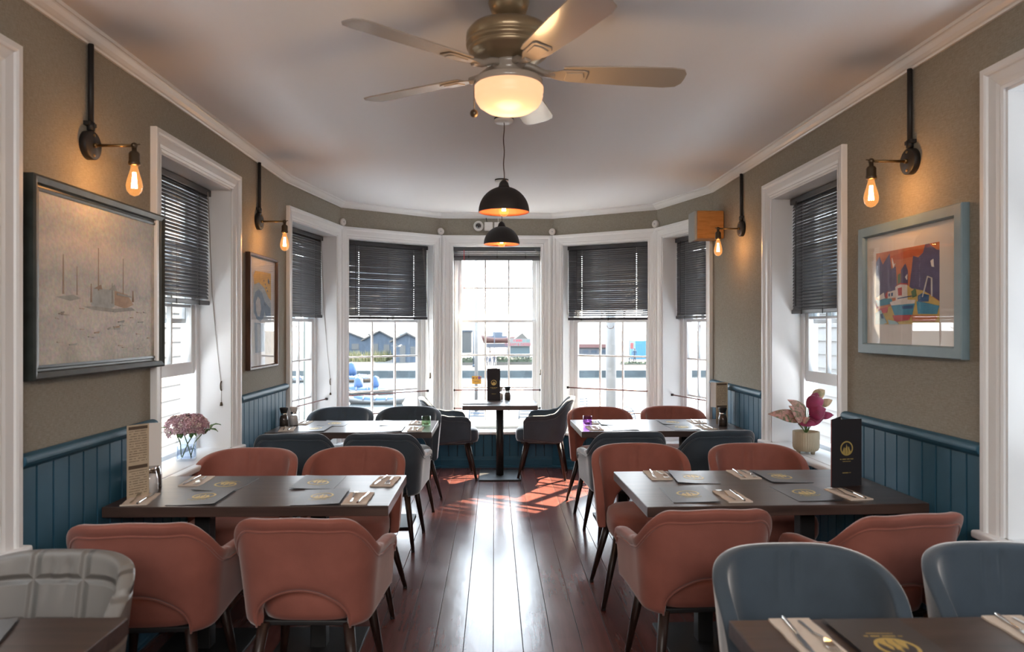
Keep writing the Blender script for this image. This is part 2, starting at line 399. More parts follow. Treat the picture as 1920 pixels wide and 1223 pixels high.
OPEN = {0: [(yl(1.49), yl(2.49), 0.745, 2.415), (yl(3.70), yl(4.70), 0.745, 2.415)],
        1: [(0.115, 1.145, 0.395, 2.415)], 2: [(0.075, 1.075, 0.395, 2.415)], 3: [(0.128, 1.110, 0.395, 2.415)], 4: [(0.112, 1.090, 0.395, 2.415)],
        5: [(0.105, 0.885, 0.395, 2.415)],
        6: [(yr(4.93), yr(3.96), 0.73, 2.415), (yr(2.65), yr(1.65), 0.73, 2.415)]}
for i in range(7):
    p, q, t, out, L, mt = FR[i]
    e0, e1 = ext_pt(i), ext_pt(i + 1)
    ops = sorted(OPEN[i]); us = [0.0]
    for o in ops: us += [o[0], o[1]]
    us.append(L); mb = MB()
    for k in range(len(us) - 1):
        a, b = us[k], us[k + 1]
        pa, pb = p + t * a, p + t * b
        qa = e0 if k == 0 else pa + out * TH
        qb = e1 if k == len(us) - 2 else pb + out * TH
        poly = [pa, pb, qb, qa]
        if k % 2 == 0: mb.prism(poly, -0.12, CEIL + 0.1)
        else:
            o = ops[k // 2]; mb.prism(poly, -0.12, o[2] - 0.03); mb.prism(poly, o[3], CEIL + 0.1)
    tag(mb.build('wall_' + NAMES[i], M['wall']), kind='structure')
mb = MB(); mb.bb((-2.0, YB - 0.2, -0.1), (2.2, YB, CEIL + 0.1))
tag(mb.build('wall_back', M['rear']), kind='structure')
ring = [ext_pt(i) for i in range(8)]
mb = MB(); mb.prism([(v.x, v.y) for v in ring], -0.12, 0.0); tag(mb.build('floor', M['floor']), kind='structure')
mb = MB(); mb.prism([(v.x, v.y) for v in ring], CEIL, CEIL + 0.12); tag(mb.build('ceiling', M['ceil']), kind='structure')
# cornice
ci = MB()
prof = [(0, 2.70), (0.010, 2.70), (0.014, 2.708), (0.022, 2.712), (0.036, 2.722), (0.050, 2.738), (0.056, 2.742), (0.062, 2.742), (0.066, 2.757), (0, 2.757)]
ci.sweep(PL, prof); tag(ci.build('trim_1', M['white']), kind='structure')

# ------------------------------------------------------------------ panelling, dado rail, skirting
tn = [2]
def trim(mb, m, bevel=0.0, name='trim'):
    o = mb.build('%s_%d' % (name, tn[0]), m, bevel=bevel, seg=3); tn[0] += 1; tag(o, kind='structure'); return o
def panel(i, u0, u1, z1, rail=True):
    mt = FR[i][5]; mb = MB(); pit = 0.098
    mb.bb((u0, -0.006, 0.0), (u1, 0.004, z1), 1, mt)
    n = max(1, round((u1 - u0) / pit)); pw = (u1 - u0) / n
    for k in range(n):
        a = u0 + k * pw
        mb.prism([(a + 0.0035, -0.006), (a + 0.0055, -0.016), (a + pw - 0.0055, -0.016), (a + pw - 0.0035, -0.006)], 0.0, z1, 0, mt)
    trim(mb, [M['blue'], M['groove']])
    if rail:
        mb = MB(); vs = []
        pr = [(-0.004, 1.012), (-0.022, 1.012), (-0.026, 1.018), (-0.036, 1.026), (-0.043, 1.038), (-0.043, 1.050), (-0.036, 1.060), (-0.022, 1.066), (-0.004, 1.067)]
        for u in (u0, u1):
            for a, z in pr: vs.append((u, a, z))
        k = len(pr)
        mb.add(vs, [tuple(range(k)), tuple(range(k, 2 * k))] + [(j, (j + 1) % k, k + (j + 1) % k, k + j) for j in range(k)], 0, False, mt)
        trim(mb, M['blue'], 0.006)
panel(0, yl(2.592), yl(3.602), 1.02); panel(0, yl(3.602), yl(4.798), 0.70, False); panel(0, yl(4.798), yl(5.868), 1.02)
panel(0, yl(-3.1), yl(2.592), 0.70, False)
panel(6, yr(3.858), yr(2.752), 1.02); panel(6, yr(5.032), yr(3.858), 0.69, False); panel(6, 0.02, yr(5.032), 1.02)
panel(6, yr(2.752), yr(-3.1), 0.69, False)
for i in range(1, 6): panel(i, 0.0, FR[i][4], 0.352, False)
mb = MB()
mb.sweep(PL, [(0.002, 0.0), (0.034, 0.0), (0.034, 0.02), (0.026, 0.026), (0.026, 0.085), (0.020, 0.10), (0.018, 0.122), (0.002, 0.122)])
o = mb.build('baseboard_room', M['blue']); tag(o, kind='structure')

# white boarded corner posts between the bay windows
for i in range(2, 6):
    mb = MB()
    a = max(0.008, FR[i - 1][4] - OPEN[i - 1][0][1] - 0.095); b = max(0.008, OPEN[i][0][0] - 0.095)
    p = Vector(PL[i]); t0, o0 = FR[i - 1][2], FR[i - 1][3]; t1, o1 = FR[i][2], FR[i][3]
    mi = (o0 + o1).normalized(); mi = mi / mi.dot(o0)
    e = 0.020
    mb.prism([p - t0 * a, p, p + t1 * b, p + t1 * b - o1 * e, p - mi * e, p - t0 * a - o0 * e], 0.36, 2.515)
    trim(mb, M['white'])
# ------------------------------------------------------------------ windows
BAR = 0.018
def window(no, mt, u0, u1, z0, z1, D=0.20, cols=3, up_rows=2, low_rows=3, meet=1.59, lift=0.0, sill_out=0.055, rods=(), catch=True, horn=0.13, aw=(0.1, 0.1)):
    org = mt @ Vector(((u0 + u1) / 2, 0, z0))
    ang = math.atan2(mt[1][0], mt[0][0])
    root = empty('window_%d' % no, org, ang); tag(root, kind='structure')
    h = (u1 - u0) / 2; H = z1 - z0                       # local: x along the wall, y outward, z above the sill
    # architrave
    mb = MB(); path = [(-h, 0), (-h, H), (h, H), (h, 0)]; dirs = [(-1, 0), (-1, 1), (1, 1), (1, 0)]
    prof = [(0.0, -0.001), (0.0, -0.010), (0.010, -0.015), (0.016, -0.012), (0.030, -0.018), (0.066, -0.022), (0.070, -0.029), (0.078, -0.034), (0.098, -0.034), (0.100, -0.030), (0.100, -0.001)]
    k = len(prof); vs = []; fs = []
    for (x, z), (dx, dz) in zip(path, dirs):
        ks = (aw[0] if dx < 0 else aw[1]) / 0.1
        for d, p in prof: vs.append((x + dx * d * ks, p, z + dz * d))
    for j in range(3):
        for a in range(k):
            b = (a + 1) % k; fs.append((j * k + a, j * k + b, (j + 1) * k + b, (j + 1) * k + a))
    fs += [tuple(range(k)), tuple(range(3 * k, 4 * k))]
    mb.add(vs, fs); mb.build('architrave', M['white'], root)
    # reveal lining
    mb = MB(); e = 0.012
    mb.bb((-h, -0.002, 0), (-h + e, D + 0.07, H)); mb.bb((h - e, -0.002, 0), (h, D + 0.07, H)); mb.bb((-h, -0.002, H - e), (h, D + 0.07, H))
    mb.build('reveal_lining', M['white'], root)
    mb = MB(); mb.bb((-h - horn, -sill_out, -0.032), (h + horn, -0.0005, 0.0)); mb.bb((-h, -0.001, -0.032), (h, D + 0.02, 0.0)); mb.bb((-h, D + 0.02, -0.032), (h, D + 0.16, -0.012))
    mb.build('sill', M['white'], root, bevel=0.010, seg=3)
    # box frame
    f = 0.045; x = h - e
    mb = MB(); mb.bb((-x, D, 0), (-x + f, D + 0.10, H - e)); mb.bb((x - f, D, 0), (x, D + 0.10, H - e)); mb.bb((-x, D, H - e - 0.04), (x, D + 0.10, H - e)); mb.bb((-x, D + 0.03, -0.012), (x, D + 0.11, 0.022))
    mb.build('box_frame', M['white'], root, bevel=0.003)
    xi = x - f; ms = meet - z0
    def sash(name, y, za, zb, rows, bot, top):
        mb = MB(); st = 0.042
        mb.bb((-xi, y, za), (-xi + st, y + 0.036, zb)); mb.bb((xi - st, y, za), (xi, y + 0.036, zb))
        mb.bb((-xi + st, y, za), (xi - st, y + 0.036, za + bot)); mb.bb((-xi + st, y, zb - top), (xi - st, y + 0.036, zb))
        ga, gb = za + bot, zb - top; gw = 2 * (xi - st)
        for c in range(1, cols):
            u = -xi + st + gw * c / cols; mb.bb((u - BAR / 2, y + 0.004, ga), (u + BAR / 2, y + 0.032, gb))
        for r_ in range(1, rows):
            z = ga + (gb - ga) * r_ / rows; mb.bb((-xi + st, y + 0.005, z - BAR / 2), (xi - st, y + 0.031, z + BAR / 2))
        s = mb.build(name, M['white'], root, bevel=0.002)
        g = MB(); g.bb((-xi + st - 0.004, y + 0.0165, ga - 0.004), (xi - st + 0.004, y + 0.0195, gb + 0.004)); g.build('glazing', M['glass'], s)
        return s
    sash('upper_sash', D + 0.054, ms - 0.015, H - e - 0.04, up_rows, 0.030, 0.05)
    lo = sash('lower_sash', D + 0.014, 0.022 + lift, ms + 0.012 + lift, low_rows, 0.075, 0.030)
    if catch:
        c = MB(); zc = ms - 0.05 + lift
        c.tube([(0.04 * math.cos(a), D + 0.004, zc - 0.034 * math.sin(a)) for a in [PI * k / 10 for k in range(11)]], 0.0028, 6)
        c.build('sash_pull', M['rod'], lo)
    for z in rods:
        r = MB(); r.tube([(-h + e, 0.10, z - z0), (h - e, 0.10, z - z0)], 0.0058, 8); rr = r.build('guard_rod', M['rod'], root)
        r = MB()
        for sx in (-1, 1): r.box((sx * (h - e - 0.008), 0.10, z - z0), (0.016, 0.022, 0.022))
        r.build('rod_bracket', M['black'], rr)
    return root
def win_on(no, i, k=0, **kw):
    o = OPEN[i][k]; L_ = FR[i][4]
    if 1 <= i <= 5: kw['aw'] = (min(.1, o[0] - .004), min(.1, L_ - o[1] - .004)); kw['horn'] = min(.1, o[0] - .002, L_ - o[1] - .002)
    return window(no, FR[i][5], o[0], o[1], o[2], o[3], **kw)
W_AB = win_on(1, 1, rods=(0.825, 0.60)); W_BC = win_on(2, 2, D=0.17, rods=(0.83, 0.63))
W_C = win_on(3, 3, D=0.17, rods=(0.83, 0.63)); W_DE = win_on(4, 4, D=0.17, rods=(0.865, 0.63)); W_EF = win_on(5, 5, rods=(0.85, 0.60))
W_L1 = win_on(6, 0, 1, D=0.20, lift=0.46, meet=1.56, up_rows=2, low_rows=2, catch=False, horn=0.125)
W_R1 = win_on(7, 6, 0, D=0.20, lift=0.40, meet=1.56, up_rows=2, low_rows=2, catch=False, horn=0.125)
W_L0 = win_on(8, 0, 0, D=0.20, catch=False, low_rows=2, horn=0.125); W_R0 = win_on(9, 6, 1, D=0.20, catch=False, low_rows=2, horn=0.125)

# ------------------------------------------------------------------ venetian blinds
def blind(win_i, k, w, ztop, zbot, label, shrink=0.018, cord_side=1, cord_len=0.5, wand_side=-1, loose=(), stack=0, cleat=False, wand_red=False, tilt=77, lo_open=0):
    u0, u1 = OPEN[win_i][k][:2]; mt = FR[win_i][5]
    org = mt @ Vector(((u0 + u1) / 2, w, ztop)); ang = math.atan2(mt[1][0], mt[0][0])
    root = thing('venetian_blind', label, 'blind', org, ang, 'dark venetian blinds in the windows')
    h = (u1 - u0) / 2 - shrink
    mb = MB(); mb.bb((-h - 0.004, -0.022, -0.040), (h + 0.004, 0.022, 0.0)); mb.build('headrail', M['slat2'], root, bevel=0.003)
    rnd = random.Random(win_i * 7 + k)
    pit = 0.0212; z = -0.052; zend = zbot - ztop + 0.035
    holes = [-h + 0.16, 0.0, h - 0.16]
    mb = MB(); n = int((z - zend) / pit); sl = 0.0125
    xs = [-h]
    for q in holes: xs += [q - 0.0034, q + 0.0034]
    xs.append(h)
    for j in range(n + 1):
        zz = z - j * pit; a = math.radians(tilt + rnd.uniform(-2, 2)); skew = 0.0
        if j in loose: a = math.radians(tilt - 14); skew = 0.002
        if lo_open and j > n - lo_open: a = math.radians(48)
        if stack and j > 2: break
        if stack: a = math.radians(28)
        ca, sa = math.cos(a), math.sin(a)
        prof = []
        for q in (-1.0, -0.20, 0.20, 1.0):
            bow = 0.0022 * (1 - q * q)
            prof.append((q * sl * ca - bow * sa, q * sl * sa + bow * ca))
        for e in range(3):
            segs = [(-h, h)] if e != 1 else [(xs[0], xs[1]), (xs[2], xs[3]), (xs[4], xs[5]), (xs[6], xs[7])]
            if e == 1: segs = [(xs[0], xs[1]), (xs[2], xs[5]), (xs[6], xs[7])]
            for s0, s1 in segs:
                d0 = skew * (s0 / h); d1 = skew * (s1 / h)
                mb.add([(s0, prof[e][0], zz + prof[e][1] + d0), (s1, prof[e][0], zz + prof[e][1] + d1), (s1, prof[e + 1][0], zz + prof[e + 1][1] + d1), (s0, prof[e + 1][0], zz + prof[e + 1][1] + d0)], [(0, 1, 2, 3)], 0, True)
    so = mb.build('slats', M['slat'], root, weld=0.0002)
    sm = so.modifiers.new('thick', 'SOLIDIFY'); sm.thickness = 0.0006
    if stack:
        mb = MB()
        for j in range(18): mb.box((0, 0, -0.100 - j * 0.0024), (2 * h, 0.0245, 0.0016))
        mb.build('slat_stack', M['slat'], root)
    zb = zbot - ztop
    mb = MB(); mb.bb((-h - 0.003, -0.014, zb), (h + 0.003, 0.014, zb + 0.028)); br = mb.build('bottom_rail', M['slat2'], root, bevel=0.005, seg=3)
    for q in holes:
        mb = MB(); mb.box((q, -0.0145, zb + 0.012), (0.014, 0.004, 0.030)); mb.build('rail_clip', M['black'], br)
    mb = MB()
    for q in holes:
        for y in (-0.013, 0.013): mb.tube([(q, y, -0.04), (q, y, zb + 0.026)], 0.0009, 4)
    mb.build('ladder_cord', M['slat2'], root)
    if wand_side:
        q = wand_side * (h - 0.11); zl = -0.75 if wand_red else zb + 0.05
        mb = MB(); mb.tube([(q, -0.028, -0.03), (q, -0.030, -0.10), (q, -0.031, zl)], 0.0034 if not wand_red else 0.0042, 6)
        mb.build('tilt_wand', M['redcord'] if wand_red else M['slat2'], root)
    if cord_side:
        q = cord_side * (h - 0.05); yy = -0.03; q2 = cord_side * (h + 0.012)
        zl = zb - cord_len
        y2 = -(w - 0.03) * 0.75
        mb = MB(); mb.tube([(q, -0.024, -0.02), (lerp(q, q2, 0.8), yy, zb * 0.9), (q2, lerp(yy, y2, 0.5), zb - cord_len * 0.5), (q2 - cord_side * 0.004, y2, zl)], 0.0016, 5)
        mb.tube([(q - cord_side * 0.012, -0.024, -0.02), (lerp(q, q2, 0.75), yy, zb * 0.9), (q2 - cord_side * 0.010, lerp(yy, y2, 0.5), zb - cord_len * 0.5), (q2 - cord_side * 0.010, y2, zl)], 0.0016, 5)
        if not cleat: mb.tube([(q2 - cord_side * 0.007, y2, zl), (q2 - cord_side * 0.009, y2, zl - 0.11)], 0.0015, 5)
        pc = mb.build('pull_cord', M['cord'], root)
        mb = MB()
        if cleat:
            mb.box((q2 - cord_side * 0.006, y2, zl - 0.005), (0.016, 0.02, 0.055)); mb.sphere((q2 - cord_side * 0.012, y2, zl - 0.030), 0.010)
        else:
            mb.tube([(q2 - cord_side * 0.007 + 0.016 * math.sin(a), y2, zl + 0.028 * math.cos(a)) for a in [2 * PI * j / 14 for j in range(15)]], 0.0045, 6)
            mb.build('cord_ring', M['bronze'], pc); mb = MB()
            mb.lathe([(0.0, 0.012), (0.006, 0.008), (0.010, -0.012), (0.0, -0.014)], (q2 - cord_side * 0.009, y2, zl - 0.115), 10)
        mb.build('cord_knob', M['bronze'], pc)
    return root
blind(1, 0, 0.155, 2.40, 1.612, 'dark blind half down in the left side window of the bay', loose=(4, 8, 9, 12, 15), cord_len=0.62)
blind(2, 0, 0.125, 2.40, 1.605, 'dark blind half down in the window left of the bay centre', loose=(7, 10, 13, 16, 20, 30, 34), cord_len=0.60, cleat=True)
blind(3, 0, 0.125, 2.40, 2.285, 'dark blind bunched up at the head of the central window', stack=1, cord_len=1.25, cleat=True, wand_red=True)
blind(4, 0, 0.125, 2.40, 1.597, 'dark blind half down in the window right of the bay centre', loose=(16, 21, 25), cord_side=0, lo_open=3)
blind(5, 0, 0.155, 2.40, 1.605, 'dark blind half down in the right side window of the bay', loose=(2, 4, 5, 7, 16), cord_side=0, wand_side=-1)
blind(0, 1, 0.145, 2.40, 1.662, 'dark blind half down in the left wall window above the hydrangeas', loose=(9, 14), tilt=60, cord_len=0.52)
blind(6, 0, 0.145, 2.40, 1.612, 'dark blind half down in the right wall window above the potted plant', loose=(6, 13), tilt=66, cord_side=0, wand_side=-1)
# ------------------------------------------------------------------ chairs (local +y is the way the sitter faces)
def shell_plan(u, D):
    flat, r, back, am = D['flat'], D['r'], D['back'], math.radians(D['amax'])
    s = 1 if u >= 0 else -1; u = abs(u); arc = r * am
    if u <= flat: return Vector((s * u, -back)), Vector((0, -1))
    if u <= flat + arc:
        a = (u - flat) / r; return Vector((s * (flat + r * math.sin(a)), -back + r - r * math.cos(a))), Vector((s * math.sin(a), -math.cos(a)))
    e = u - flat - arc; sa, ca = math.sin(am), math.cos(am)
    return Vector((s * (flat + r * sa + e * ca), -back + r - r * ca + e * sa)), Vector((s * sa, -ca))
def interp(tab, x):
    if callable(tab): return tab(x)
    if x <= tab[0][0]: return tab[0][1]
    for (a, p), (b, q) in zip(tab, tab[1:]):
        if x <= b: return p + (q - p) * smooth(a, b, x)
    return tab[-1][1]
ARM = dict(amax=85, flat=0.105, r=0.145, back=0.235, S=0.600, top=[(0, .815), (.150, .810), (.315, .664), (.39, .648), (.50, .646), (.565, .636), (.600, .590)], arch=0.19, at=0.525, lo=0.365,
           legs=[(.175, .155, .225, .235), (.165, -.165, .215, -.235)], hb_end=0.40)
SIDE = dict(amax=86, flat=0.10, r=0.165, back=0.235, S=0.425, top=lambda u: .47 + .345 * max(0.0, 1 - (abs(u) / .4251) ** 3.1) ** .52, arch=0.175, at=0.57, lo=0.355,
            legs=[(.19, .155, .28, .225), (.185, -.155, .275, -.22)], hb_end=0.38)
def shell_mesh(D, wave=0.0):
    us = []
    n = 44
    for k in range(-n, n + 1): us.append(D['S'] * k / n)
    A = D['arch']
    for s in (-1, 1): us += [s * A * q for q in (0.97, 0.985, 1.0, 1.02)]
    us = sorted(set(round(q, 5) for q in us)); nv = 12; th = 0.048
    mb = MB(); W = nv + 1; outer = []; inner = []
    for u in us:
        P, N = shell_plan(u, D); au = abs(u)
        ht = interp(D['top'], au)
        lo = D['lo'] + (D['hb_end'] - D['lo']) * smooth(A * 1.3, D['S'], au)
        if au < A: lo = D['lo'] + (D['at'] - D['lo']) * math.sqrt(max(0, 1 - (au / A) ** 2))
        lo = min(lo, ht - 0.03)
        lean = lerp(0.085, 0.030, smooth(0.08, 0.40, au))
        for v in range(W):
            zt = max(lo + (ht - lo) * .55, ht - .058)
            z = lo + (zt - lo) * v / 7 if v <= 7 else zt + (ht - zt) * (0, .16, .32, .52, .78, 1)[v - 7]
            o = lean * max(0, (z - 0.37) / 0.44)
            if D is ARM: o += .010 * smooth(zt + (ht - zt) * .2, zt + (ht - zt) * .5, z) if v > 7 else 0
            wv = wave * (math.exp(-((u + 0.02 + 0.06 * (z - .7)) / 0.010) ** 2) + 0.8 * math.exp(-((u - 0.035 + 0.05 * (z - .7)) / 0.008) ** 2)) * smooth(0.62, 0.74, z) * (1 - smooth(0.775, 0.81, z))
            outer.append((P + N * o, z, u)); inner.append((P + N * (o - th * (0.92 if v == nv else 1.0) + wv), z, u))
    nO = len(outer)
    for k, (p, z, u) in enumerate(outer + inner):
        mb.v.append(Vector((p.x, p.y, z))); mb.uv[k] = (u, z)
    def q(a, b, c, d): mb.f.append([a, b, c, d]); mb.m.append(0); mb.sm.append(True)
    nu = len(us)
    for i in range(nu - 1):
        for v in range(nv):
            a, b, c, d = i * W + v, (i + 1) * W + v, (i + 1) * W + v + 1, i * W + v + 1
            q(a, b, c, d); q(nO + d, nO + c, nO + b, nO + a)
        q(i * W + nv, (i + 1) * W + nv, nO + (i + 1) * W + nv, nO + i * W + nv)
        q(nO + i * W, nO + (i + 1) * W, (i + 1) * W, i * W)
    for v in range(nv):
        q(v, v + 1, nO + v + 1, nO + v); e = (nu - 1) * W; q(e + v + 1, e + v, nO + e + v, nO + e + v + 1)
    return mb
def piping_mesh(D, drop=0.047):
    pts = []; n = 60; S = D['S'] * 0.985
    for k in range(-n, n + 1):
        u = S * k / n; P, N = shell_plan(u, D); au = abs(u)
        du = 0.01; z = min(interp(D['top'], au), interp(D['top'], max(0, au - du))) - drop
        lean = lerp(0.085, 0.030, smooth(0.08, 0.40, au)); o = lean * max(0, (z - 0.37) / 0.44) + 0.0015
        pts.append((P.x + N.x * o, P.y + N.y * o, z))
    mb = MB(); mb.tube(pts, 0.0050, 8); return mb
def arch_piping(D):
    pts = []; A = D['arch']
    for k in range(25):
        u = A * math.cos(PI * k / 24); z = D['lo'] + (D['at'] - D['lo']) * math.sin(PI * k / 24)
        P, N = shell_plan(u, D); lean = lerp(0.085, 0.030, smooth(0.08, 0.40, abs(u)))
        o = lean * max(0, (z - 0.37) / 0.44) - 0.010
        pts.append((P.x + N.x * o, P.y + N.y * o, z + 0.003))
    mb = MB(); mb.tube(pts, 0.0045, 8); return mb
def seat_mesh(hw, y0, y1):
    mb = MB(); n = 40; cy = (y0 + y1) / 2; hy = (y1 - y0) / 2; rings = [(0.86, .368), (0.955, .376), (1.0, .405), (1.0, .455), (0.97, .482), (0.88, .497), (0.62, .505), (0.25, .508)]
    vs = []
    for s, z in rings:
        for k in range(n):
            a = 2 * PI * k / n; ca, sa = math.cos(a), math.sin(a)
            x = math.copysign(abs(ca) ** 0.55, ca) * hw * s; y = math.copysign(abs(sa) ** 0.55, sa) * hy * s
            if y < 0: x *= 1 - 0.10 * (-y / hy)
            vs.append((x, cy + y, z))
    fs = [(r_ * n + k, r_ * n + (k + 1) % n, (r_ + 1) * n + (k + 1) % n, (r_ + 1) * n + k) for r_ in range(len(rings) - 1) for k in range(n)]
    fs += [tuple(reversed(range(n))), tuple(range((len(rings) - 1) * n, len(rings) * n))]
    mb.add(vs, fs, 0, True); return mb
def make_chair(D, fab, name, arm):
    t = thing(name, name, 'chair')
    shell_mesh(D, 0.0 if arm else 0.011).build('back_shell', fab, t, sub=1)
    if arm: piping_mesh(D).build('piping', fab, t)
    arch_piping(D).build('opening_trim', fab, t)
    seat_mesh(0.222 if arm else 0.228, -0.165, 0.275).build('seat', fab, t)
    mb = MB(); mb.box((0, 0.03, 0.362), (0.36, 0.36, 0.022)); mb.build('seat_base', M['black'], t, bevel=0.006)
    for (x0, y0, x1, y1) in D['legs']:
        for s in (-1, 1):
            mb = MB(); mb.tube([(s * x0, y0, 0.372), (s * lerp(x0, x1, .5), lerp(y0, y1, .5), 0.19), (s * x1, y1, 0.006)], [0.0225, 0.0185, 0.0115], 14)
            lg = mb.build('leg', M['legwood'], t)
            mb = MB(); mb.tube([(s * x1, y1, 0.0), (s * lerp(x1, x0, .03), lerp(y1, y0, .03), 0.012)], [0.0125, 0.0128], 12)
            mb.build('foot_cap', M['black'], lg)
    return t
CH = {'pa': make_chair(ARM, M['pink'], 'upholstered_armchair', True), 'na': make_chair(ARM, M['navy'], 'upholstered_armchair', True),
      'ps': make_chair(SIDE, M['pink'], 'dining_chair', False), 'ns': make_chair(SIDE, M['navy'], 'dining_chair', False), 'gs': make_chair(SIDE, M['quilt'], 'dining_chair', False)}
used = set()
def chair(kind, x, y, rz, label, group):
    o = CH[kind] if kind not in used else copy_tree(CH[kind]); used.add(kind)
    return place(o, (x, y, 0), math.radians(rz), label, group)
G1 = 'terracotta armchairs with their backs to the room'; G2 = 'terracotta dining chairs facing the room'
G3 = 'slate blue armchairs'; G4 = 'slate blue dining chairs'
chair('pa', -1.330, 2.93, 3, 'terracotta armchair at the left table, on the side by the blue panelling', G1)
chair('pa', -0.725, 2.985, -2, 'terracotta armchair at the left table, aisle side, showing its arched back opening', G1)
chair('pa', 0.845, 3.075, 3, 'terracotta velvet armchair at the right table, on the aisle side', G1)
chair('pa', 1.555, 2.985, 9, 'terracotta velvet armchair at the right table, turned slightly, beside the blue panelling', G1)
chair('ps', -1.400, 3.965, 180, 'terracotta dining chair across the left table, below the sill with the hydrangeas', G2)
chair('ps', -0.800, 4.000, 178, 'terracotta dining chair across the left table, beside the aisle', G2)
chair('ps', 0.860, 4.080, 181, 'terracotta dining chair across the right table, beside the aisle', G2)
chair('ps', 1.545, 4.060, 180, 'terracotta dining chair across the right table, below the sill with the potted plant', G2)
chair('ps', 0.925, 6.110, 183, 'terracotta dining chair behind the purple candle table, aisle side', G2)
chair('ps', 1.570, 6.150, 180, 'terracotta dining chair behind the purple candle table, wall end', G2)
chair('na', -1.375, 5.14, 3, 'slate blue armchair beside the wall, in front of the green candle table', G3)
chair('na', -0.755, 5.12, -2, 'slate blue armchair beside the aisle, in front of the green candle table', G3)
chair('na', 0.915, 5.17, 4, 'slate blue armchair beside the aisle, in front of the purple candle table', G3)
chair('na', 1.545, 5.21, 8, 'slate blue armchair by the wall, in front of the purple candle table', G3)
chair('na', -0.440, 7.330, -90 + 8, 'slate blue armchair to the left of the small central window table, facing it', G3)
chair('na', 0.500, 7.370, 90 - 8, 'slate blue armchair to the right of the small central window table, facing it', G3)
chair('ns', -1.335, 6.150, 180, 'slate blue dining chair behind the green candle table, near the wall', G4)
chair('ns', -0.760, 6.190, 175, 'slate blue dining chair behind the green candle table, aisle side', G4)
chair('ns', 0.955, 2.03, 182, 'slate blue dining chair at the nearest right table, turned to the room, aisle side', G4)
chair('ns', 1.610, 2.03, 178, 'slate blue dining chair at the nearest right table, beside the window wall', G4)
chair('gs', -1.365, 2.02, 178, 'pale grey quilted dining chair at the nearest left table', None)

# ------------------------------------------------------------------ tables
def table(x0, x1, y0, y1, label, bases, rz=0.0, base=0.40, group='dark pedestal dining tables', col=0.036, rnd=False):
    cx, cy = (x0 + x1) / 2, (y0 + y1) / 2
    t = thing('dining_table', label, 'table', (cx, cy, 0), math.radians(rz), group)
    mb = MB(); mb.box((0, 0, 0.7275), (x1 - x0, y1 - y0, 0.045)); mb.build('tabletop', M['tabletop'], t, bevel=0.003)
    for bx in bases:
        mb = MB()
        if rnd: mb.lathe([(0, .012), (col, .012), (col, .705), (0, .705)], (bx, 0, 0), 24)
        else: mb.box((bx, 0, 0.356), (2 * col, 2 * col, 0.688))
        mb.build('column', M['black'], t, bevel=0 if rnd else 0.004)
        mb = MB(); mb.box((bx, 0, 0.008), (base, base if len(bases) > 1 else base * 1.2, 0.014)); mb.build('base_plate', M['black'], t, bevel=0.003)
        mb = MB(); mb.box((bx, 0, 0.699), (0.26, 0.26, 0.010)); mb.build('mounting_plate', M['black'], t)
    return t
table(-1.678, -0.457, 3.12, 3.765, 'dark dining table on the left with salt mill and menus, below the misty seascape painting', (-0.30, 0.24))
table(0.646, 1.895, 3.085, 3.845, 'dark dining table on the right with the standing charcoal menu, below the harbour print', (-0.26, 0.24), rz=1.5)
table(-1.678, -0.460, 5.30, 5.965, 'dark dining table on the left nearer the bay, carrying a green candle glass', (-0.30, 0.24))
table(0.638, 1.890, 5.31, 5.990, 'dark dining table on the right nearer the bay, carrying a purple candle glass', (-0.26, 0.24), rz=1.2)
table(-0.313, 0.427, 7.07, 7.645, 'small square dark table in the centre of the bay window', (0.0,), base=0.42, col=0.038, rnd=True)
table(-1.678, -0.970, 1.20, 1.938, 'dark table corner at the near left in front of the grey quilted chair', (0.0,), base=0.42)
table(0.620, 1.890, 1.16, 1.885, 'dark table at the near right with napkins and an open view of its menu', (-0.3, 0.3), rz=0.7)

# ------------------------------------------------------------------ emblem, menus, napkins, cutlery
def emblem(R, parent, Mx):
    mb = MB(); n = 40; e = 0.0005
    vs = []; fs = []
    for k in range(n):
        a = 2 * PI * k / n
        for r in (R, R * 0.82):
            for z in (0, e): vs.append((r * math.cos(a), r * math.sin(a), z))
    for k in range(n):
        j = (k + 1) % n; a, b = 4 * k, 4 * j
        fs += [(a + 1, b + 1, b + 3, a + 3), (a, b, b + 1, a + 1), (a + 2, a + 3, b + 3, b + 2)]
    mb.add(vs, fs, 0, False, Mx)
    for fl in ([(-.66, -.48), (-.50, -.02), (-.40, .22), (-.33, -.02), (-.22, -.30), (-.26, -.80), (-.46, -.70)],
               [(-.20, -.82), (-.16, -.32), (-.26, .10), (-.12, .02), (-.02, .62), (.06, .20), (.14, .30), (.10, -.10), (.20, -.45), (.10, -.84)],
               [(.18, -.82), (.28, -.40), (.20, -.02), (.30, .28), (.40, .16), (.46, -.08), (.64, -.48), (.44, -.70)]):
        mb.prism([(x * R, y * R) for x, y in fl], 0, e, 0, Mx)
    return mb.build('emblem', M['gold'], parent)
def dashes(mb, y, wid, h, cells, Mx, seed=1):
    r = random.Random(seed); x = -wid / 2; cw = wid / cells
    for k in range(cells):
        if r.random() > 0.14: mb.box((x + cw * (k + .45), y, 0.00025), (cw * r.uniform(.5, .8), h * r.uniform(.75, 1), 0.0005), 0, Mx)
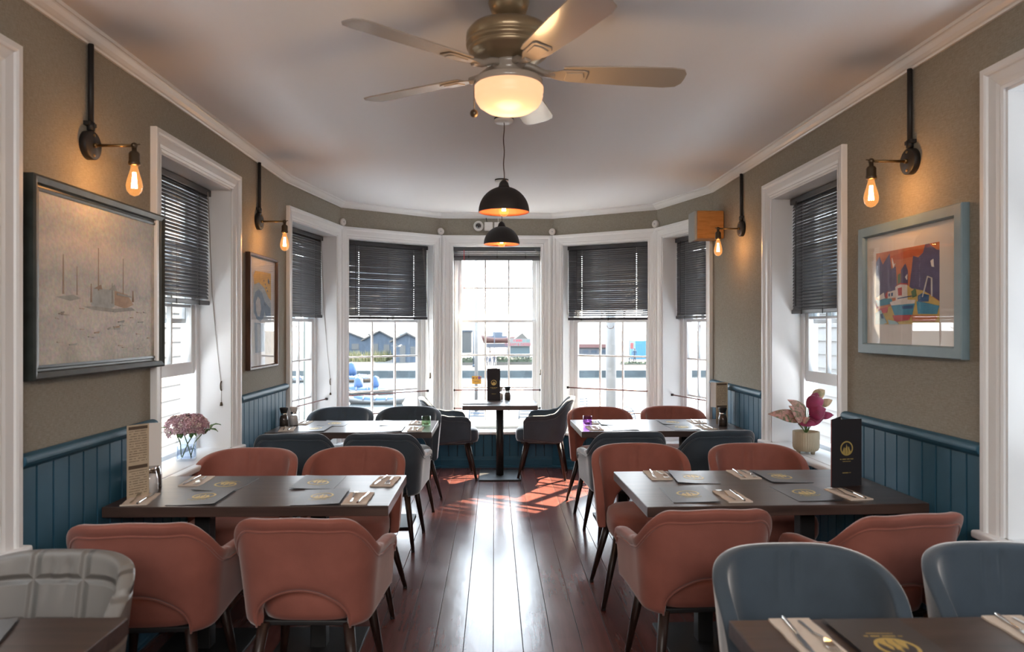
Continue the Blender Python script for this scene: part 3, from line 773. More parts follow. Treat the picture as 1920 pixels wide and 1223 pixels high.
def make_menu():
    t = thing('menu', 'menu', 'menu'); W, H = 0.208, 0.300
    def leaf(z, lift, nm, par):
        mb = MB(); n = 8; vs = []
        for k in range(n + 1):
            x = -W / 2 + W * k / n; zz = z + lift * (k / n) ** 2
            for y in (-H / 2, H / 2):
                for e in (0, 0.0009): vs.append((x, y, zz + e))
        fs = []
        for k in range(n):
            a, b = 4 * k, 4 * (k + 1)
            fs += [(a + 1, b + 1, b + 3, a + 3), (a, a + 2, b + 2, b), (a, b, b + 1, a + 1), (a + 2, a + 3, b + 3, b + 2)]
        fs += [(0, 1, 3, 2), (4 * n, 4 * n + 2, 4 * n + 3, 4 * n + 1)]
        mb.add(vs, fs, 0, False); return mb.build(nm, M['menu'], par)
    leaf(0.0, 0.0, 'back_cover', t); c = leaf(0.0011, 0.006, 'front_cover', t)
    Mx = Matrix.Translation((0, 0.015, 0.0037)) @ Matrix.Rotation(math.radians(-1.7), 4, 'Y')
    emblem(0.052, c, Mx)
    mb = MB(); dashes(mb, -0.062, 0.10, 0.007, 17, Mx, 3); dashes(mb, -0.078, 0.07, 0.004, 14, Mx, 4); mb.build('lettering', M['gold'], c)
    return t
MENU = make_menu()
mused = [False]
def menu(x, y, rz, label, z=0.7503):
    o = MENU if not mused[0] else copy_tree(MENU); mused[0] = True
    return place(o, (x, y, z), math.radians(rz), label, 'charcoal menus laid at the places')
def make_napkin():
    mb = MB(); n, m = 10, 5; rn = random.Random(5); vs = []
    W, H = 0.108, 0.215
    top = [[0.0045 + 0.0015 * rn.random() for _ in range(m + 1)] for _ in range(n + 1)]
    for lay in (0, 1):
        for i in range(n + 1):
            for j in range(m + 1):
                vs.append((-W / 2 + W * j / m + 0.0015 * math.sin(i * 1.3), -H / 2 + H * i / n, 0 if lay == 0 else top[i][j]))
    N0 = (n + 1) * (m + 1); fs = []
    for i in range(n):
        for j in range(m):
            a = i * (m + 1) + j; q = (a, a + 1, a + m + 2, a + m + 1); fs.append(tuple(reversed(q))); fs.append(tuple(N0 + k for k in q))
    edge = [j for j in range(m + 1)] + [i * (m + 1) + m for i in range(1, n + 1)] + [n * (m + 1) + j for j in range(m - 1, -1, -1)] + [i * (m + 1) for i in range(n - 1, 0, -1)]
    for k in range(len(edge)):
        a, b = edge[k], edge[(k + 1) % len(edge)]; fs.append((a, b, N0 + b, N0 + a))
    mb.add(vs, fs); o = mb.build('napkin', M['napkin']); tag(o, 'napkin', 'napkin'); return o
def make_fork():
    mb = MB()
    sec = [(-0.095, .0038, .0022), (-0.085, .0055, .0024), (-0.02, .0032, .0024), (0.035, .0028, .0026), (0.050, .0100, .0022), (0.062, .0125, .0018), (0.066, .0125, .0016)]
    vs = []
    for y, hw, hz in sec:
        z = 0.0022 + 0.010 * math.exp(-((y - 0.035) / 0.03) ** 2)
        vs += [(-hw, y, z - hz / 2), (hw, y, z - hz / 2), (hw, y, z + hz / 2), (-hw, y, z + hz / 2)]
    fs = [(0, 1, 2, 3), tuple(reversed(range(24, 28)))]
    for k in range(len(sec) - 1):
        a = 4 * k
        for e in range(4): fs.append((a + e, a + (e + 1) % 4, a + 4 + (e + 1) % 4, a + 4 + e))
    mb.add(vs, fs)
    for k in range(4):
        x = -0.0105 + 0.007 * k; mb.tube([(x, 0.064, 0.0065), (x, 0.082, 0.0035), (x, 0.100, 0.0062)], [.0016, .0015, .0008], 6)
    o = mb.build('fork', M['steel'], bevel=0.0006, seg=1); tag(o, 'fork', 'fork'); return o
def make_knife():
    mb = MB(); mb.tube([(0, -0.105, 0.005), (0, -0.09, 0.0052), (0, -0.01, 0.0050), (0, 0.0, 0.0046)], [.0042, .0052, .0044, .0032], 8)
    mb.prism([(-.0045, 0.0), (.0065, 0.0), (.0085, 0.03), (.0080, 0.08), (.0030, 0.105), (-.0045, 0.110)], 0.0040, 0.0054)
    o = mb.build('knife', M['steel'], bevel=0.0005, seg=1); tag(o, 'knife', 'knife'); return o
NAP, FORK, KNIFE = make_napkin(), make_fork(), make_knife()
nused = [False]
def setting(x, y, rz, where, z=0.7503):
    first = not nused[0]; nused[0] = True
    R = Matrix.Rotation(math.radians(rz), 3, 'Z')
    def put(src, off, dz, a, label, group):
        o = src if first else src.copy()
        if not first: COL.objects.link(o)
        p = R @ Vector(off); o.location = (x + p.x, y + p.y, z + dz); o.rotation_euler = (0, 0, math.radians(rz + a)); o['label'] = label; o['group'] = group
    put(NAP, (0, 0, 0), 0, 0, 'folded cream paper napkin ' + where, 'folded napkins at the places')
    put(FORK, (-0.022, 0.008, 0), 0.0055, 3, 'steel fork on the napkin ' + where, 'forks on the napkins')
    put(KNIFE, (0.024, -0.004, 0), 0.0052, -4, 'steel knife on the napkin ' + where, 'knives on the napkins')
# left table
menu(-1.310, 3.560, 177, 'charcoal menu on the left table, window side, wall end')
menu(-1.318, 3.292, 1, 'charcoal menu on the left table, near side, wall end')
menu(-0.868, 3.590, 180, 'charcoal menu on the left table, window side, aisle end')
menu(-0.782, 3.281, 2, 'charcoal menu on the left table, near side, aisle end')
setting(-1.482, 3.630, 184, 'on the left table, window side, wall end')
setting(-1.575, 3.250, 10, 'on the left table, beside the salt mill')
setting(-0.610, 3.245, 0, 'on the left table, near side, aisle end')
setting(-0.540, 3.600, 176, 'on the left table, window side, aisle corner')
# right table
menu(1.018, 3.665, 176, 'charcoal menu on the right table, window side, aisle end')
menu(1.472, 3.670, 181, 'charcoal menu on the right table, window side, wall end')
menu(0.892, 3.285, -1, 'charcoal menu on the right table, near side, aisle end')
menu(1.440, 3.300, 3, 'charcoal menu on the right table, near side, wall end')
setting(0.847, 3.715, 180, 'on the right table, window side, aisle corner')
setting(1.298, 3.720, 182, 'on the right table, window side, between the two menus')
setting(1.078, 3.240, 2, 'on the right table, near side, between the two menus')
setting(1.625, 3.270, 6, 'on the right table, at the foot of the standing menu')
# left table by the bay
menu(-1.270, 5.780, 178, 'charcoal menu on the green candle table, window side, wall end')
menu(-1.361, 5.490, 0, 'charcoal menu on the green candle table, near side, wall end')
menu(-0.800, 5.780, 181, 'charcoal menu on the green candle table, window side, aisle end')
menu(-0.790, 5.480, 1, 'charcoal menu on the green candle table, near side, aisle end')
setting(-1.530, 5.810, 180, 'on the green candle table, window side, wall end')
setting(-1.560, 5.470, 10, 'on the green candle table, beside the pepper mill')
setting(-0.590, 5.440, 0, 'on the green candle table, near side, aisle end')
setting(-0.620, 5.790, 180, 'on the green candle table, behind the candle glass')
# right table by the bay
menu(0.950, 5.780, 178, 'charcoal menu on the purple candle table, window side, aisle end')
menu(1.440, 5.790, 180, 'charcoal menu on the purple candle table, window side, wall end')
menu(0.985, 5.500, 0, 'charcoal menu on the purple candle table, near side, aisle end')
menu(1.445, 5.500, 3, 'charcoal menu on the purple candle table, near side, wall end')
setting(0.760, 5.450, 2, 'on the purple candle table, in front of the candle glass')
setting(1.640, 5.800, 180, 'on the purple candle table, window side, wall end')
setting(1.620, 5.480, 4, 'on the purple candle table, near side, wall end')
setting(0.780, 5.800, 180, 'on the purple candle table, window side, aisle corner')
# central table
menu(-0.175, 7.30, -90, 'charcoal menu on the small central table, left half')
menu(0.285, 7.30, 90, 'charcoal menu on the small central table, right half')
# near tables
menu(-1.30, 1.75, 18, 'charcoal menu on the nearest left table in front of the quilted chair')
menu(0.965, 1.715, 182, 'charcoal menu with gold emblem on the nearest right table')
setting(0.775, 1.765, 181, 'on the nearest right table, aisle end')
setting(1.345, 1.770, 180, 'on the nearest right table, towards the wall')

# standing menus
def standing_menu(x, y, rz, label, wid=0.125, H=0.335):
    t = thing('standing_menu', label, 'menu', (x, y, 0.7503), math.radians(rz), 'standing charcoal menus')
    def leaf(nm, a, par, m):
        mb = MB(); d = 0.06
        Mx = Matrix.Translation((-wid / 2, 0, 0)) @ Matrix.Rotation(a, 4, 'Z')
        mb.bb((0, -0.0008, 0), (wid, 0.0008, H), 0, Mx); return mb.build(nm, m, par), Mx
    f, Mf = leaf('front_panel', 0.0, t, M['menu_stand']); leaf('back_panel', math.radians(38), t, M['menu_stand'])
    mb = MB(); mb.tube([(-wid / 2 - 0.001, 0, 0), (-wid / 2 - 0.001, 0, H)], 0.0022, 6); mb.build('spine', M['menu_red'], t)
    Mx = Matrix.Translation((0, -0.0009, H * 0.565)) @ Matrix.Rotation(PI / 2, 4, 'X')
    emblem(0.21 * wid, f, Mx)
    mb = MB(); dashes(mb, -0.052, 0.074, 0.0055, 19, Mx, 3); dashes(mb, -0.063, 0.046, 0.0035, 14, Mx, 4); dashes(mb, -0.118, 0.046, 0.0050, 12, Mx, 6); mb.build('lettering', M['gold'], f)
    return t
standing_menu(1.705, 3.445, 12, 'tall charcoal menu standing on the right table, gold flame emblem facing the room', wid=0.168, H=0.325)
standing_menu(-0.005, 7.56, 2, 'tall charcoal menu standing on the small central window table', wid=0.135, H=0.335)
def leaflet(x, y, rz, label, wid=0.105, H=0.33, fl=1, fa=66):
    t = thing('standing_leaflet', label, 'menu', (x, y, 0.7503), math.radians(rz), 'beige standing leaflets')
    mb = MB(); mb.bb((-wid / 2, -0.0007, 0), (wid / 2, 0.0007, H)); f = mb.build('front_panel', M['paper'], t)
    Mx = Matrix.Translation((fl * wid / 2, 0, 0)) @ Matrix.Rotation(math.radians(fl * fa), 4, 'Z')
    fw = wid * .50; mb = MB(); mb.bb((0 if fl > 0 else -fw, -0.0007, H * .40), (fw if fl > 0 else 0, 0.0007, H), 0, Mx); mb.build('side_panel', M['plastic_white'], t)
    mb = MB(); Mt = Matrix.Translation((0, -0.0008, 0)) @ Matrix.Rotation(PI / 2, 4, 'X')
    mb.box((0, H * .955, 0.0002), (wid * .86, .014, .0005), 0, Mt); mb.box((0, H * .42, 0.0002), (wid * .86, .016, .0005), 0, Mt)
    for k in range(26):
        yy = H * (0.06 + 0.034 * k)
        if abs(yy - H * .42) < 0.016 or yy > H * .92: continue
        dashes(mb, yy, wid * .80, 0.0034, 16, Mt, 20 + k)
    mb.build('lettering', M['ink'], f); return t
leaflet(-1.612, 3.300, 58, 'beige printed leaflet standing by the panelling behind the white salt mill', fl=1, fa=-30)
leaflet(1.815, 5.70, 14, 'beige printed leaflet standing by the panelling behind the pepper mill', fl=-1)

# mills and candle glasses
def mill(x, y, label, pepper, sc=1.06):
    t = thing('pepper_mill' if pepper else 'salt_mill', label, 'mill', (x, y, 0.7503), 0, 'glass salt and pepper mills'); t.scale = (sc * 1.12, sc * 1.12, sc)
    mb = MB(); mb.lathe([(0, 0), (.026, 0), (.029, .004), (.029, .055), (.020, .085), (.018, .088), (0, .088)], seg=24); mb.build('glass_body', M['clear'], t)
    mb = MB(); mb.lathe([(0, .003), (.0265, .003), (.0268, .056), *([(.020, .080), (0, .082)] if pepper else [(.0235, .070), (0, .073)])], seg=20); mb.build('contents', M['pepper'] if pepper else M['salt'], t)
    mb = MB(); mb.lathe([(.0185, .086), (.0205, .087), (.0205, .098), (.0185, .099)], seg=24); mb.build('collar', M['steel'], t)
    mb = MB(); mb.lathe([(0, .098), (.019, .098), (.021, .104), (.027, .130), (.027, .134), (.024, .137), (0, .138)], seg=24); mb.build('cap', M['black'] if pepper else M['plastic_white'], t)
    return t
mill(-1.600, 3.385, 'salt mill with white cap in front of the beige leaflet on the left table', False, 1.2)
mill(-1.630, 3.485, 'pepper mill with black cap behind the white capped salt mill on the left table', True, 1.2)
mill(-1.635, 5.640, 'pepper mill with black cap on the green candle table, against the panelling', True)
mill(-1.575, 5.700, 'salt mill with white cap on the green candle table, beside the pepper mill', False)
mill(1.780, 5.57, 'pepper mill with black cap on the purple candle table, in front of the leaflet', True)
mill(0.140, 7.585, 'pepper mill with black cap on the small central table, right of the standing menu', True)
mill(0.062, 7.615, 'salt mill half hidden behind the standing menu on the small central table', False)
def candle(x, y, m, label):
    t = thing('candle_glass', label, 'candle holder', (x, y, 0.7503), 0, 'coloured candle glasses')
    mb = MB(); mb.lathe([(0, 0), (.033, 0), (.036, .003), (.036, .076), (.034, .078), (.032, .076), (.032, .014), (0, .012)], seg=28); mb.build('glass', m, t)
    mb = MB(); mb.lathe([(0, .0125), (.019, .0125), (.019, .028), (.016, .030), (0, .029)], seg=20); c = mb.build('candle', M['plastic_white'], t)
    mb = MB(); mb.tube([(0, 0, .029), (.001, 0, .037)], .0012, 6); mb.build('wick', M['black'], c)
candle(-0.530, 5.625, M['green_glass'], 'green candle glass at the aisle end of the left table nearer the bay')
candle(0.728, 5.610, M['purple_glass'], 'purple candle glass at the aisle end of the right table nearer the bay')
# ------------------------------------------------------------------ ceiling fan
def ceiling_fan(x, y):
    t = thing('ceiling_fan', 'cream five-blade ceiling fan with a glowing bowl light and pull chain', 'ceiling fan', (x, y, 0))
    mb = MB(); mb.lathe([(0, CEIL), (.075, CEIL), (.078, CEIL - .01), (.066, CEIL - .045), (.030, CEIL - .066), (.016, CEIL - .07), (0, CEIL - .07)], seg=32); mb.build('canopy', M['cream_metal'], t)
    mb = MB(); mb.lathe([(.012, CEIL - .06), (.012, 2.655)], seg=16); mb.build('down_rod', M['cream_metal'], t)
    mb = MB(); mb.lathe([(0, 2.668), (.03, 2.666), (.10, 2.660), (.145, 2.645), (.160, 2.625), (.162, 2.600), (.158, 2.597), (.158, 2.590), (.162, 2.587), (.160, 2.575), (.152, 2.572), (.152, 2.566), (.154, 2.562), (.146, 2.550), (.138, 2.547), (.134, 2.540), (.10, 2.525), (.06, 2.520), (0, 2.520)], seg=48)
    mb.build('motor_housing', M['cream_metal'], t)
    mb = MB(); mb.lathe([(0, 2.528), (.062, 2.528), (.064, 2.510), (.055, 2.500), (.052, 2.470), (.070, 2.462), (.122, 2.458), (.128, 2.452), (.128, 2.432), (.124, 2.428), (0, 2.428)], seg=40); mb.build('light_fitter', M['cream'], t)
    mb = MB(); mb.lathe([(.126, 2.430), (.131, 2.424), (.131, 2.408), (.127, 2.400), (.129, 2.392), (.124, 2.375), (.112, 2.356), (.085, 2.338), (.045, 2.328), (0, 2.325)], seg=48); mb.build('bowl_shade', M['bowl'], t)
    for k in range(5):
        a = math.radians(4.5 + 72 * k); R = Matrix.Rotation(a, 4, 'Z')
        P = Matrix.Rotation(math.radians(-11), 4, 'X')
        mb = MB(); out = [(0.205, -.046), (0.24, -.054), (0.45, -.066), (0.62, -.071), (0.665, -.062), (0.682, -.035), (0.684, 0), (0.682, .035), (0.665, .062), (0.62, .071), (0.45, .066), (0.24, .054), (0.205, .046)]
        mb.prism(out, -0.003, 0.003, 0, R @ Matrix.Translation((0, 0, 2.486)) @ P)
        bl = mb.build('blade', M['cream'], t, bevel=0.0015)
        mb = MB(); Q = R @ Matrix.Translation((0, 0, 2.481)) @ P
        mb.prism([(.15, -.016), (.20, -.036), (.285, -.038), (.300, -.030), (.300, .030), (.285, .038), (.20, .036), (.15, .016)], -0.004, 0.001, 0, Q)
        mb.prism([(.215, -.026), (.28, -.028), (.288, 0), (.28, .028), (.215, .026)], -0.008, -0.003, 0, Q)
        mb.tube([R @ Vector((.045, 0, 2.515)), R @ Vector((.09, 0, 2.505)), R @ Vector((.13, 0, 2.486)), R @ Vector((.175, 0, 2.480))], [.016, .014, .014, .015], 10)
        mb.build('blade_iron', M['cream'], bl, bevel=0.002)
    mb = MB(); mb.tube([(-.126, -.03, 2.44), (-.130, -.031, 2.43), (-.130, -.031, 2.335)], .0016, 6)
    c = mb.build('pull_chain', M['bronze'], t)
    mb = MB(); mb.sphere((-.130, -.031, 2.318), .0155, seg=16, rings=12); mb.build('chain_ball', M['bronze'], c)
ceiling_fan(0.055, 2.72)
l = bpy.data.lights.new('fan_lamp', 'POINT'); l.energy = 2.6; l.color = (1.0, 0.60, 0.28); l.shadow_soft_size = 0.10
lo = bpy.data.objects.new('fan_lamp', l); COL.objects.link(lo); lo.location = (0.055, 2.72, 2.20)

# ------------------------------------------------------------------ pendants
def bulb_part(parent, c, L=0.135, R=0.033, mats=True, lit=2.5):
    """teardrop filament bulb hanging from c"""
    x, y, z = c
    mb = MB(); mb.lathe([(.013, 0), (.014, -.012), (.020, -.035), (.029, -.065), (R, -.088), (.029, -.110), (.017, -.126), (0, -.132)], (x, y, z), 24)
    b = mb.build('bulb', M['bulbglass'], parent)
    mb = MB()
    for k in range(8):
        a = 2 * PI * k / 8
        mb.tube([(x + .006 * math.cos(a), y + .006 * math.sin(a), z - .032), (x + .011 * math.cos(a + .2), y + .011 * math.sin(a + .2), z - .098)], .0011, 5)
    mb.build('filament', M['filament'], b)
    return b
def pendant(x, y, zr, label):
    t = thing('pendant_lamp', label, 'lamp', (x, y, 0), 0, 'black dome pendants above the aisle'); R = .150
    mb = MB(); mb.lathe([(0, CEIL), (.056, CEIL), (.056, CEIL - .022), (.052, CEIL - .026), (0, CEIL - .026)], seg=32); rose = mb.build('ceiling_rose', M['plastic_white'], t)
    mb = MB(); mb.lathe([(.0562, CEIL), (.0572, CEIL), (.0572, CEIL - .010), (.0562, CEIL - .010)], seg=32); mb.build('rose_rim', M['black'], rose)
    top = zr + .152
    mb = MB(); n = 14; mb.tube([(0.0025 * math.sin(k * 1.1), 0, lerp(CEIL - .02, top + .03, k / n)) for k in range(n + 1)], .0032, 6); mb.build('cable', M['brownwood'], t)
    mb = MB(); mb.lathe([(0, top + .040), (.010, top + .038), (.026, top + .020), (.030, top + .004), (.034, top - .004), (0, top - .004)], seg=24); mb.build('cap', M['soft_black'], t)
    pr = [(R * math.cos(a), zr + R * math.sin(a)) for a in [PI / 2 * k / 14 for k in range(14)]] + [(.018, top - .002)]
    mb = MB(); mb.lathe([(r, z) for r, z in pr], seg=48); sh = mb.build('shade', M['soft_black'], t)
    mb = MB(); mb.lathe([(R + .0005, zr)] + [(r - .003, z - .0025) for r, z in pr][0:], seg=48); mb.build('copper_lining', M['copper'], sh)
    mb = MB(); mb.lathe([(0, zr + .14), (.018, zr + .14), (.018, zr + .10), (0, zr + .10)], seg=16); mb.build('lamp_holder', M['black'], t)
    bulb_part(t, (0, 0, zr + .105))
    l = bpy.data.lights.new('pendant_light', 'POINT'); l.energy = 0.9; l.color = (1.0, 0.60, 0.38); l.shadow_soft_size = 0.02
    lo = bpy.data.objects.new('pendant_light', l); COL.objects.link(lo); lo.location = (x, y, zr + .035)
pendant(0.057, 4.25, 2.200, 'nearer black dome pendant lamp with copper lining above the aisle')
pendant(0.062, 6.02, 2.215, 'farther black dome pendant lamp, hanging just in front of the bay')

# ------------------------------------------------------------------ wall lamps
def wall_lamp(side, Y, label, arm=0.195):
    X = -1.70 if side < 0 else 1.9175
    t = thing('wall_lamp', label, 'lamp', (X, Y, 2.28), 0 if side < 0 else PI, 'filament bulb wall lamps on black conduit')     # local +x into the room
    mb = MB(); mb.tube([(.016, 0, .06), (.016, 0, 2.703 - 2.28)], .0115, 12); mb.build('conduit', M['black'], t)
    mb = MB(); mb.tube([(.016, 0, .062), (.016, 0, .095)], .0155, 12); mb.box((.012, 0, .088), (.024, .058, .016)); mb.build('conduit_clip', M['black'], t)
    mb = MB(); mb.lathe([(0, 0), (.060, 0), (.060, .026), (.056, .030), (0, .030)], seg=32, M=Matrix.Rotation(PI / 2, 4, 'Y')); bp_ = mb.build('back_plate', M['black'], t)
    mb = MB()
    for dz in (-.042, .042): mb.lathe([(0, .034), (.006, .033), (.007, .030)], (0, 0, 0), 10, M=Matrix.Translation((0, 0, dz)) @ Matrix.Rotation(PI / 2, 4, 'Y'))
    mb.build('screw', M['brass'], bp_)
    mb = MB(); mb.tube([(.03, 0, 0), (arm - .012, 0, 0)], .0062, 10); mb.tube([(.029, 0, 0), (.042, 0, 0)], .010, 10); mb.build('arm', M['brass'], t)
    mb = MB(); mb.sphere((arm, 0, 0), .0135, seg=14, rings=10); mb.tube([(arm + .006, -.0, .004), (arm + .024, 0, .006)], .0028, 6); mb.build('knuckle', M['bronze'], t)
    mb = MB(); mb.lathe([(0, -.006), (.010, -.010), (.010, -.022), (.017, -.026), (.0215, -.034), (.0215, -.066), (.0235, -.070), (.0235, -.080), (.0190, -.084), (0, -.084)], (arm, 0, 0), 24); mb.build('lamp_socket', M['bronze'], t)
    bulb_part(t, (arm, 0, -.080))
    l = bpy.data.lights.new('filament_light', 'POINT'); l.energy = 0.8; l.color = (1.0, 0.50, 0.20); l.shadow_soft_size = 0.02
    lo = bpy.data.objects.new('filament_light', l); COL.objects.link(lo); lo.location = (X - side * arm, Y, 2.28 - .150)
wall_lamp(-1, 3.05, 'filament wall lamp on black conduit above the misty seascape painting')
wall_lamp(-1, 5.21, 'filament wall lamp on black conduit above the narrow blue and yellow print')
wall_lamp(1, 3.25, 'filament wall lamp on black conduit above the blue framed harbour print')
wall_lamp(1, 5.50, 'filament wall lamp on black conduit beside the wooden loudspeaker')

# ------------------------------------------------------------------ pictures
def frame_mesh(hw, hh, prof):
    mb = MB(); path = [(-hw, -hh), (-hw, hh), (hw, hh), (hw, -hh)]; dirs = [(-1, -1), (-1, 1), (1, 1), (1, -1)]; k = len(prof); vs = []; fs = []
    for (x, z), (dx, dz) in zip(path, dirs):
        for d, p in prof: vs.append((x + dx * d, p, z + dz * d))
    for j in range(4):
        i = (j + 1) % 4
        for a in range(k):
            b = (a + 1) % k; fs.append((j * k + a, j * k + b, i * k + b, i * k + a))
    mb.add(vs, fs); return mb
def paint(name, col, rough=0.75, var=0.12): return mat('paint_' + name, col, rough, var=var, vscale=30, bump=0.25, bscale=120)
def polys(mb, items, w, h, y, idx):
    for n, (pi, pts) in enumerate(items):
        vs = []
        m = len(pts); yy = y - 0.00012 * (n + 1)
        P3 = [((px_ - .5) * w, (pz - .5) * h) for px_, pz in pts]
        ar = sum(P3[i][0] * P3[(i + 1) % m][1] - P3[(i + 1) % m][0] * P3[i][1] for i in range(m))
        if ar < 0: P3 = P3[::-1]
        mb.add([(a, yy, b) for a, b in P3] + [(a, y + .0002, b) for a, b in P3], [tuple(range(m)), tuple(reversed(range(m, 2 * m)))] + [(i, m + i, m + (i + 1) % m, (i + 1) % m) for i in range(m)], pi)
def picture(seg_i, u, z, W, H, fw, fd, fmat, label, prof=None):
    mt = FR[seg_i][5]; org = mt @ Vector((u, 0, z)); ang = math.atan2(mt[1][0], mt[0][0])
    t = thing('framed_picture', label, 'picture', org, ang, None)
    hw, hh = W / 2 - fw, H / 2 - fw
    pr = prof or [(0, -.004), (0, -fd * .7), (.006, -fd), (fw - .004, -fd), (fw, -fd + .004), (fw, -.001), (0.004, -.001)]
    frame_mesh(hw, hh, pr).build('frame', fmat, t)
    return t, hw, hh
# misty seascape on the left wall
def seascape_mat():
    m = mat('misty_oil_paint', (0.5, 0.45, 0.36), 0.55); nt = m.node_tree; N = nt.nodes; L = nt.links; b = N['Principled BSDF']
    tc = N.new('ShaderNodeTexCoord'); sp = N.new('ShaderNodeSeparateXYZ'); L.new(tc.outputs['Generated'], sp.inputs[0])
    n = N.new('ShaderNodeTexNoise'); n.inputs['Scale'].default_value = 4.5; n.inputs['Detail'].default_value = 7; L.new(tc.outputs['Object'], n.inputs['Vector'])
    ad = N.new('ShaderNodeMath'); ad.operation = 'MULTIPLY_ADD'; L.new(n.outputs['Fac'], ad.inputs[0]); ad.inputs[1].default_value = 0.55; L.new(sp.outputs['Z'], ad.inputs[2])
    su = N.new('ShaderNodeMath'); su.operation = 'SUBTRACT'; L.new(ad.outputs[0], su.inputs[0]); su.inputs[1].default_value = 0.275
    r = N.new('ShaderNodeValToRGB'); cr = r.color_ramp
    stops = [(0.0, (.40, .36, .26)), (0.10, (.52, .47, .37)), (0.22, (.46, .435, .40)), (0.30, (.58, .53, .44)), (0.42, (.53, .51, .45)), (0.50, (.43, .46, .44)), (0.58, (.56, .52, .45)), (0.72, (.64, .56, .46)), (0.86, (.46, .49, .46)), (1.0, (.52, .53, .49))]
    cr.elements[0].position = 0; cr.elements[0].color = (*stops[0][1], 1); cr.elements[1].position = 1; cr.elements[1].color = (*stops[-1][1], 1)
    for p, c in stops[1:-1]: e = cr.elements.new(p); e.color = (*c, 1)
    L.new(su.outputs[0], r.inputs[0])
    f = N.new('ShaderNodeTexNoise'); f.inputs['Scale'].default_value = 55; f.inputs['Detail'].default_value = 6; L.new(tc.outputs['Object'], f.inputs['Vector'])
    mx = N.new('ShaderNodeMix'); mx.data_type = 'RGBA'; mx.blend_type = 'OVERLAY'; mx.inputs[0].default_value = 0.45; L.new(r.outputs[0], mx.inputs[6]); L.new(f.outputs['Color'], mx.inputs[7])
    hs = N.new('ShaderNodeHueSaturation'); hs.inputs['Saturation'].default_value = 0.55; L.new(mx.outputs[2], hs.inputs['Color']); L.new(hs.outputs[0], b.inputs['Base Color'])
    bp = N.new('ShaderNodeBump'); bp.inputs['Strength'].default_value = 0.6; bp.inputs['Distance'].default_value = 0.004; L.new(f.outputs['Fac'], bp.inputs['Height']); L.new(bp.outputs[0], b.inputs['Normal'])
    return m
M['frame_dark'] = mat('dark_green_frame', (0.030, 0.038, 0.036), 0.35, var=0.3, vscale=20)
pic, hw, hh = picture(0, yl(3.155), 1.702, 1.035, 0.755, 0.055, 0.042, M['frame_dark'], 'misty seascape oil painting in a dark green moulded frame on the left wall',
    [(0, -.004), (0, -.024), (.010, -.026), (.014, -.020), (.022, -.020), (.026, -.036), (.046, -.044), (.055, -.038), (.055, -.001), (.004, -.001)])
mb = MB(); mb.bb((-hw - .004, -.020, -hh - .004), (hw + .004, -.012, hh + .004))
sm = [seascape_mat(), paint('brown_mast', (.34, .27, .22)), paint('grey_hull', (.36, .38, .37)), paint('pale_blue_hull', (.40, .46, .48)), paint('pinkish_hull', (.46, .36, .28)), paint('dark_scumble', (.36, .32, .28))]
SW, SH = 2 * hw, 2 * hh
def mast(x, z0, z1, wd=.004): return [(x - wd, z0), (x + wd, z0), (x + wd * .4, z1), (x - wd * .4, z1)]
rp = random.Random(3)
items = [(3, [(.38, .36), (.40, .48), (.56, .47), (.58, .36), (.50, .33)]), (4, [(.58, .37), (.58, .47), (.70, .45), (.76, .38), (.68, .35)]), (2, [(.32, .35), (.40, .33), (.58, .32), (.78, .34), (.74, .36), (.57, .345), (.42, .355)]),
         (2, [(.12, .40), (.22, .38), (.30, .40), (.24, .42)]), (1, mast(.17, .42, .66, .007)), (1, mast(.27, .42, .60)), (1, mast(.44, .46, .74, .005)), (1, mast(.66, .44, .70, .004)), (1, mast(.38, .38, .50, .006)), (2, mast(.56, .38, .52, .008)), (1, mast(.755, .40, .48, .01)),
         (1, [(.40, .47), (.46, .50), (.47, .47)]), (2, [(.53, .47), (.58, .51), (.60, .47)]), (2, [(.60, .455), (.74, .44), (.74, .43), (.60, .44)])]
for k in range(26):
    x = rp.uniform(.1, .9); z = rp.uniform(.05, .34); a = rp.uniform(.02, .06); items.append((rp.choice((5, 2, 4)), [(x, z), (x + a, z + rp.uniform(-.01, .01)), (x + a * .9, z - .006), (x + a * .1, z - .005)]))
polys(mb, items, SW, SH, -.020, None); mb.build('canvas', sm, pic)
# blue framed harbour print on the right wall
M['frame_blue'] = wood_mat('grey_blue_frame', (0.17, 0.25, 0.29), (0.22, 0.31, 0.35), 0.5, st=(3, 3, 3), bump=0.1)
pic, hw, hh = picture(6, yr(3.268), 1.707, 0.825, 0.637, 0.052, 0.036, M['frame_blue'], 'colourful harbour print with a white mount in a grey blue frame on the right wall')
mb = MB(); mb.bb((-hw - .004, -.013, -hh - .004), (hw + .004, -.008, hh + .004)); mb.build('mount', mat('white_mount_card', (.72, .70, .67), 0.8), pic)
mb = MB(); W, H = .510, .352; OX = -.020
pm = [paint('orange', (.52, .18, .075)), paint('violet', (.105, .095, .20)), paint('yellow', (.62, .46, .14)), paint('sky_blue', (.06, .30, .48)), paint('white', (.72, .70, .68)), paint('red', (.45, .06, .06)), paint('deep_blue', (.03, .10, .25)), paint('green', (.10, .20, .10)), paint('pale_teal', (.30, .50, .56)), paint('rust', (.48, .11, .03))]
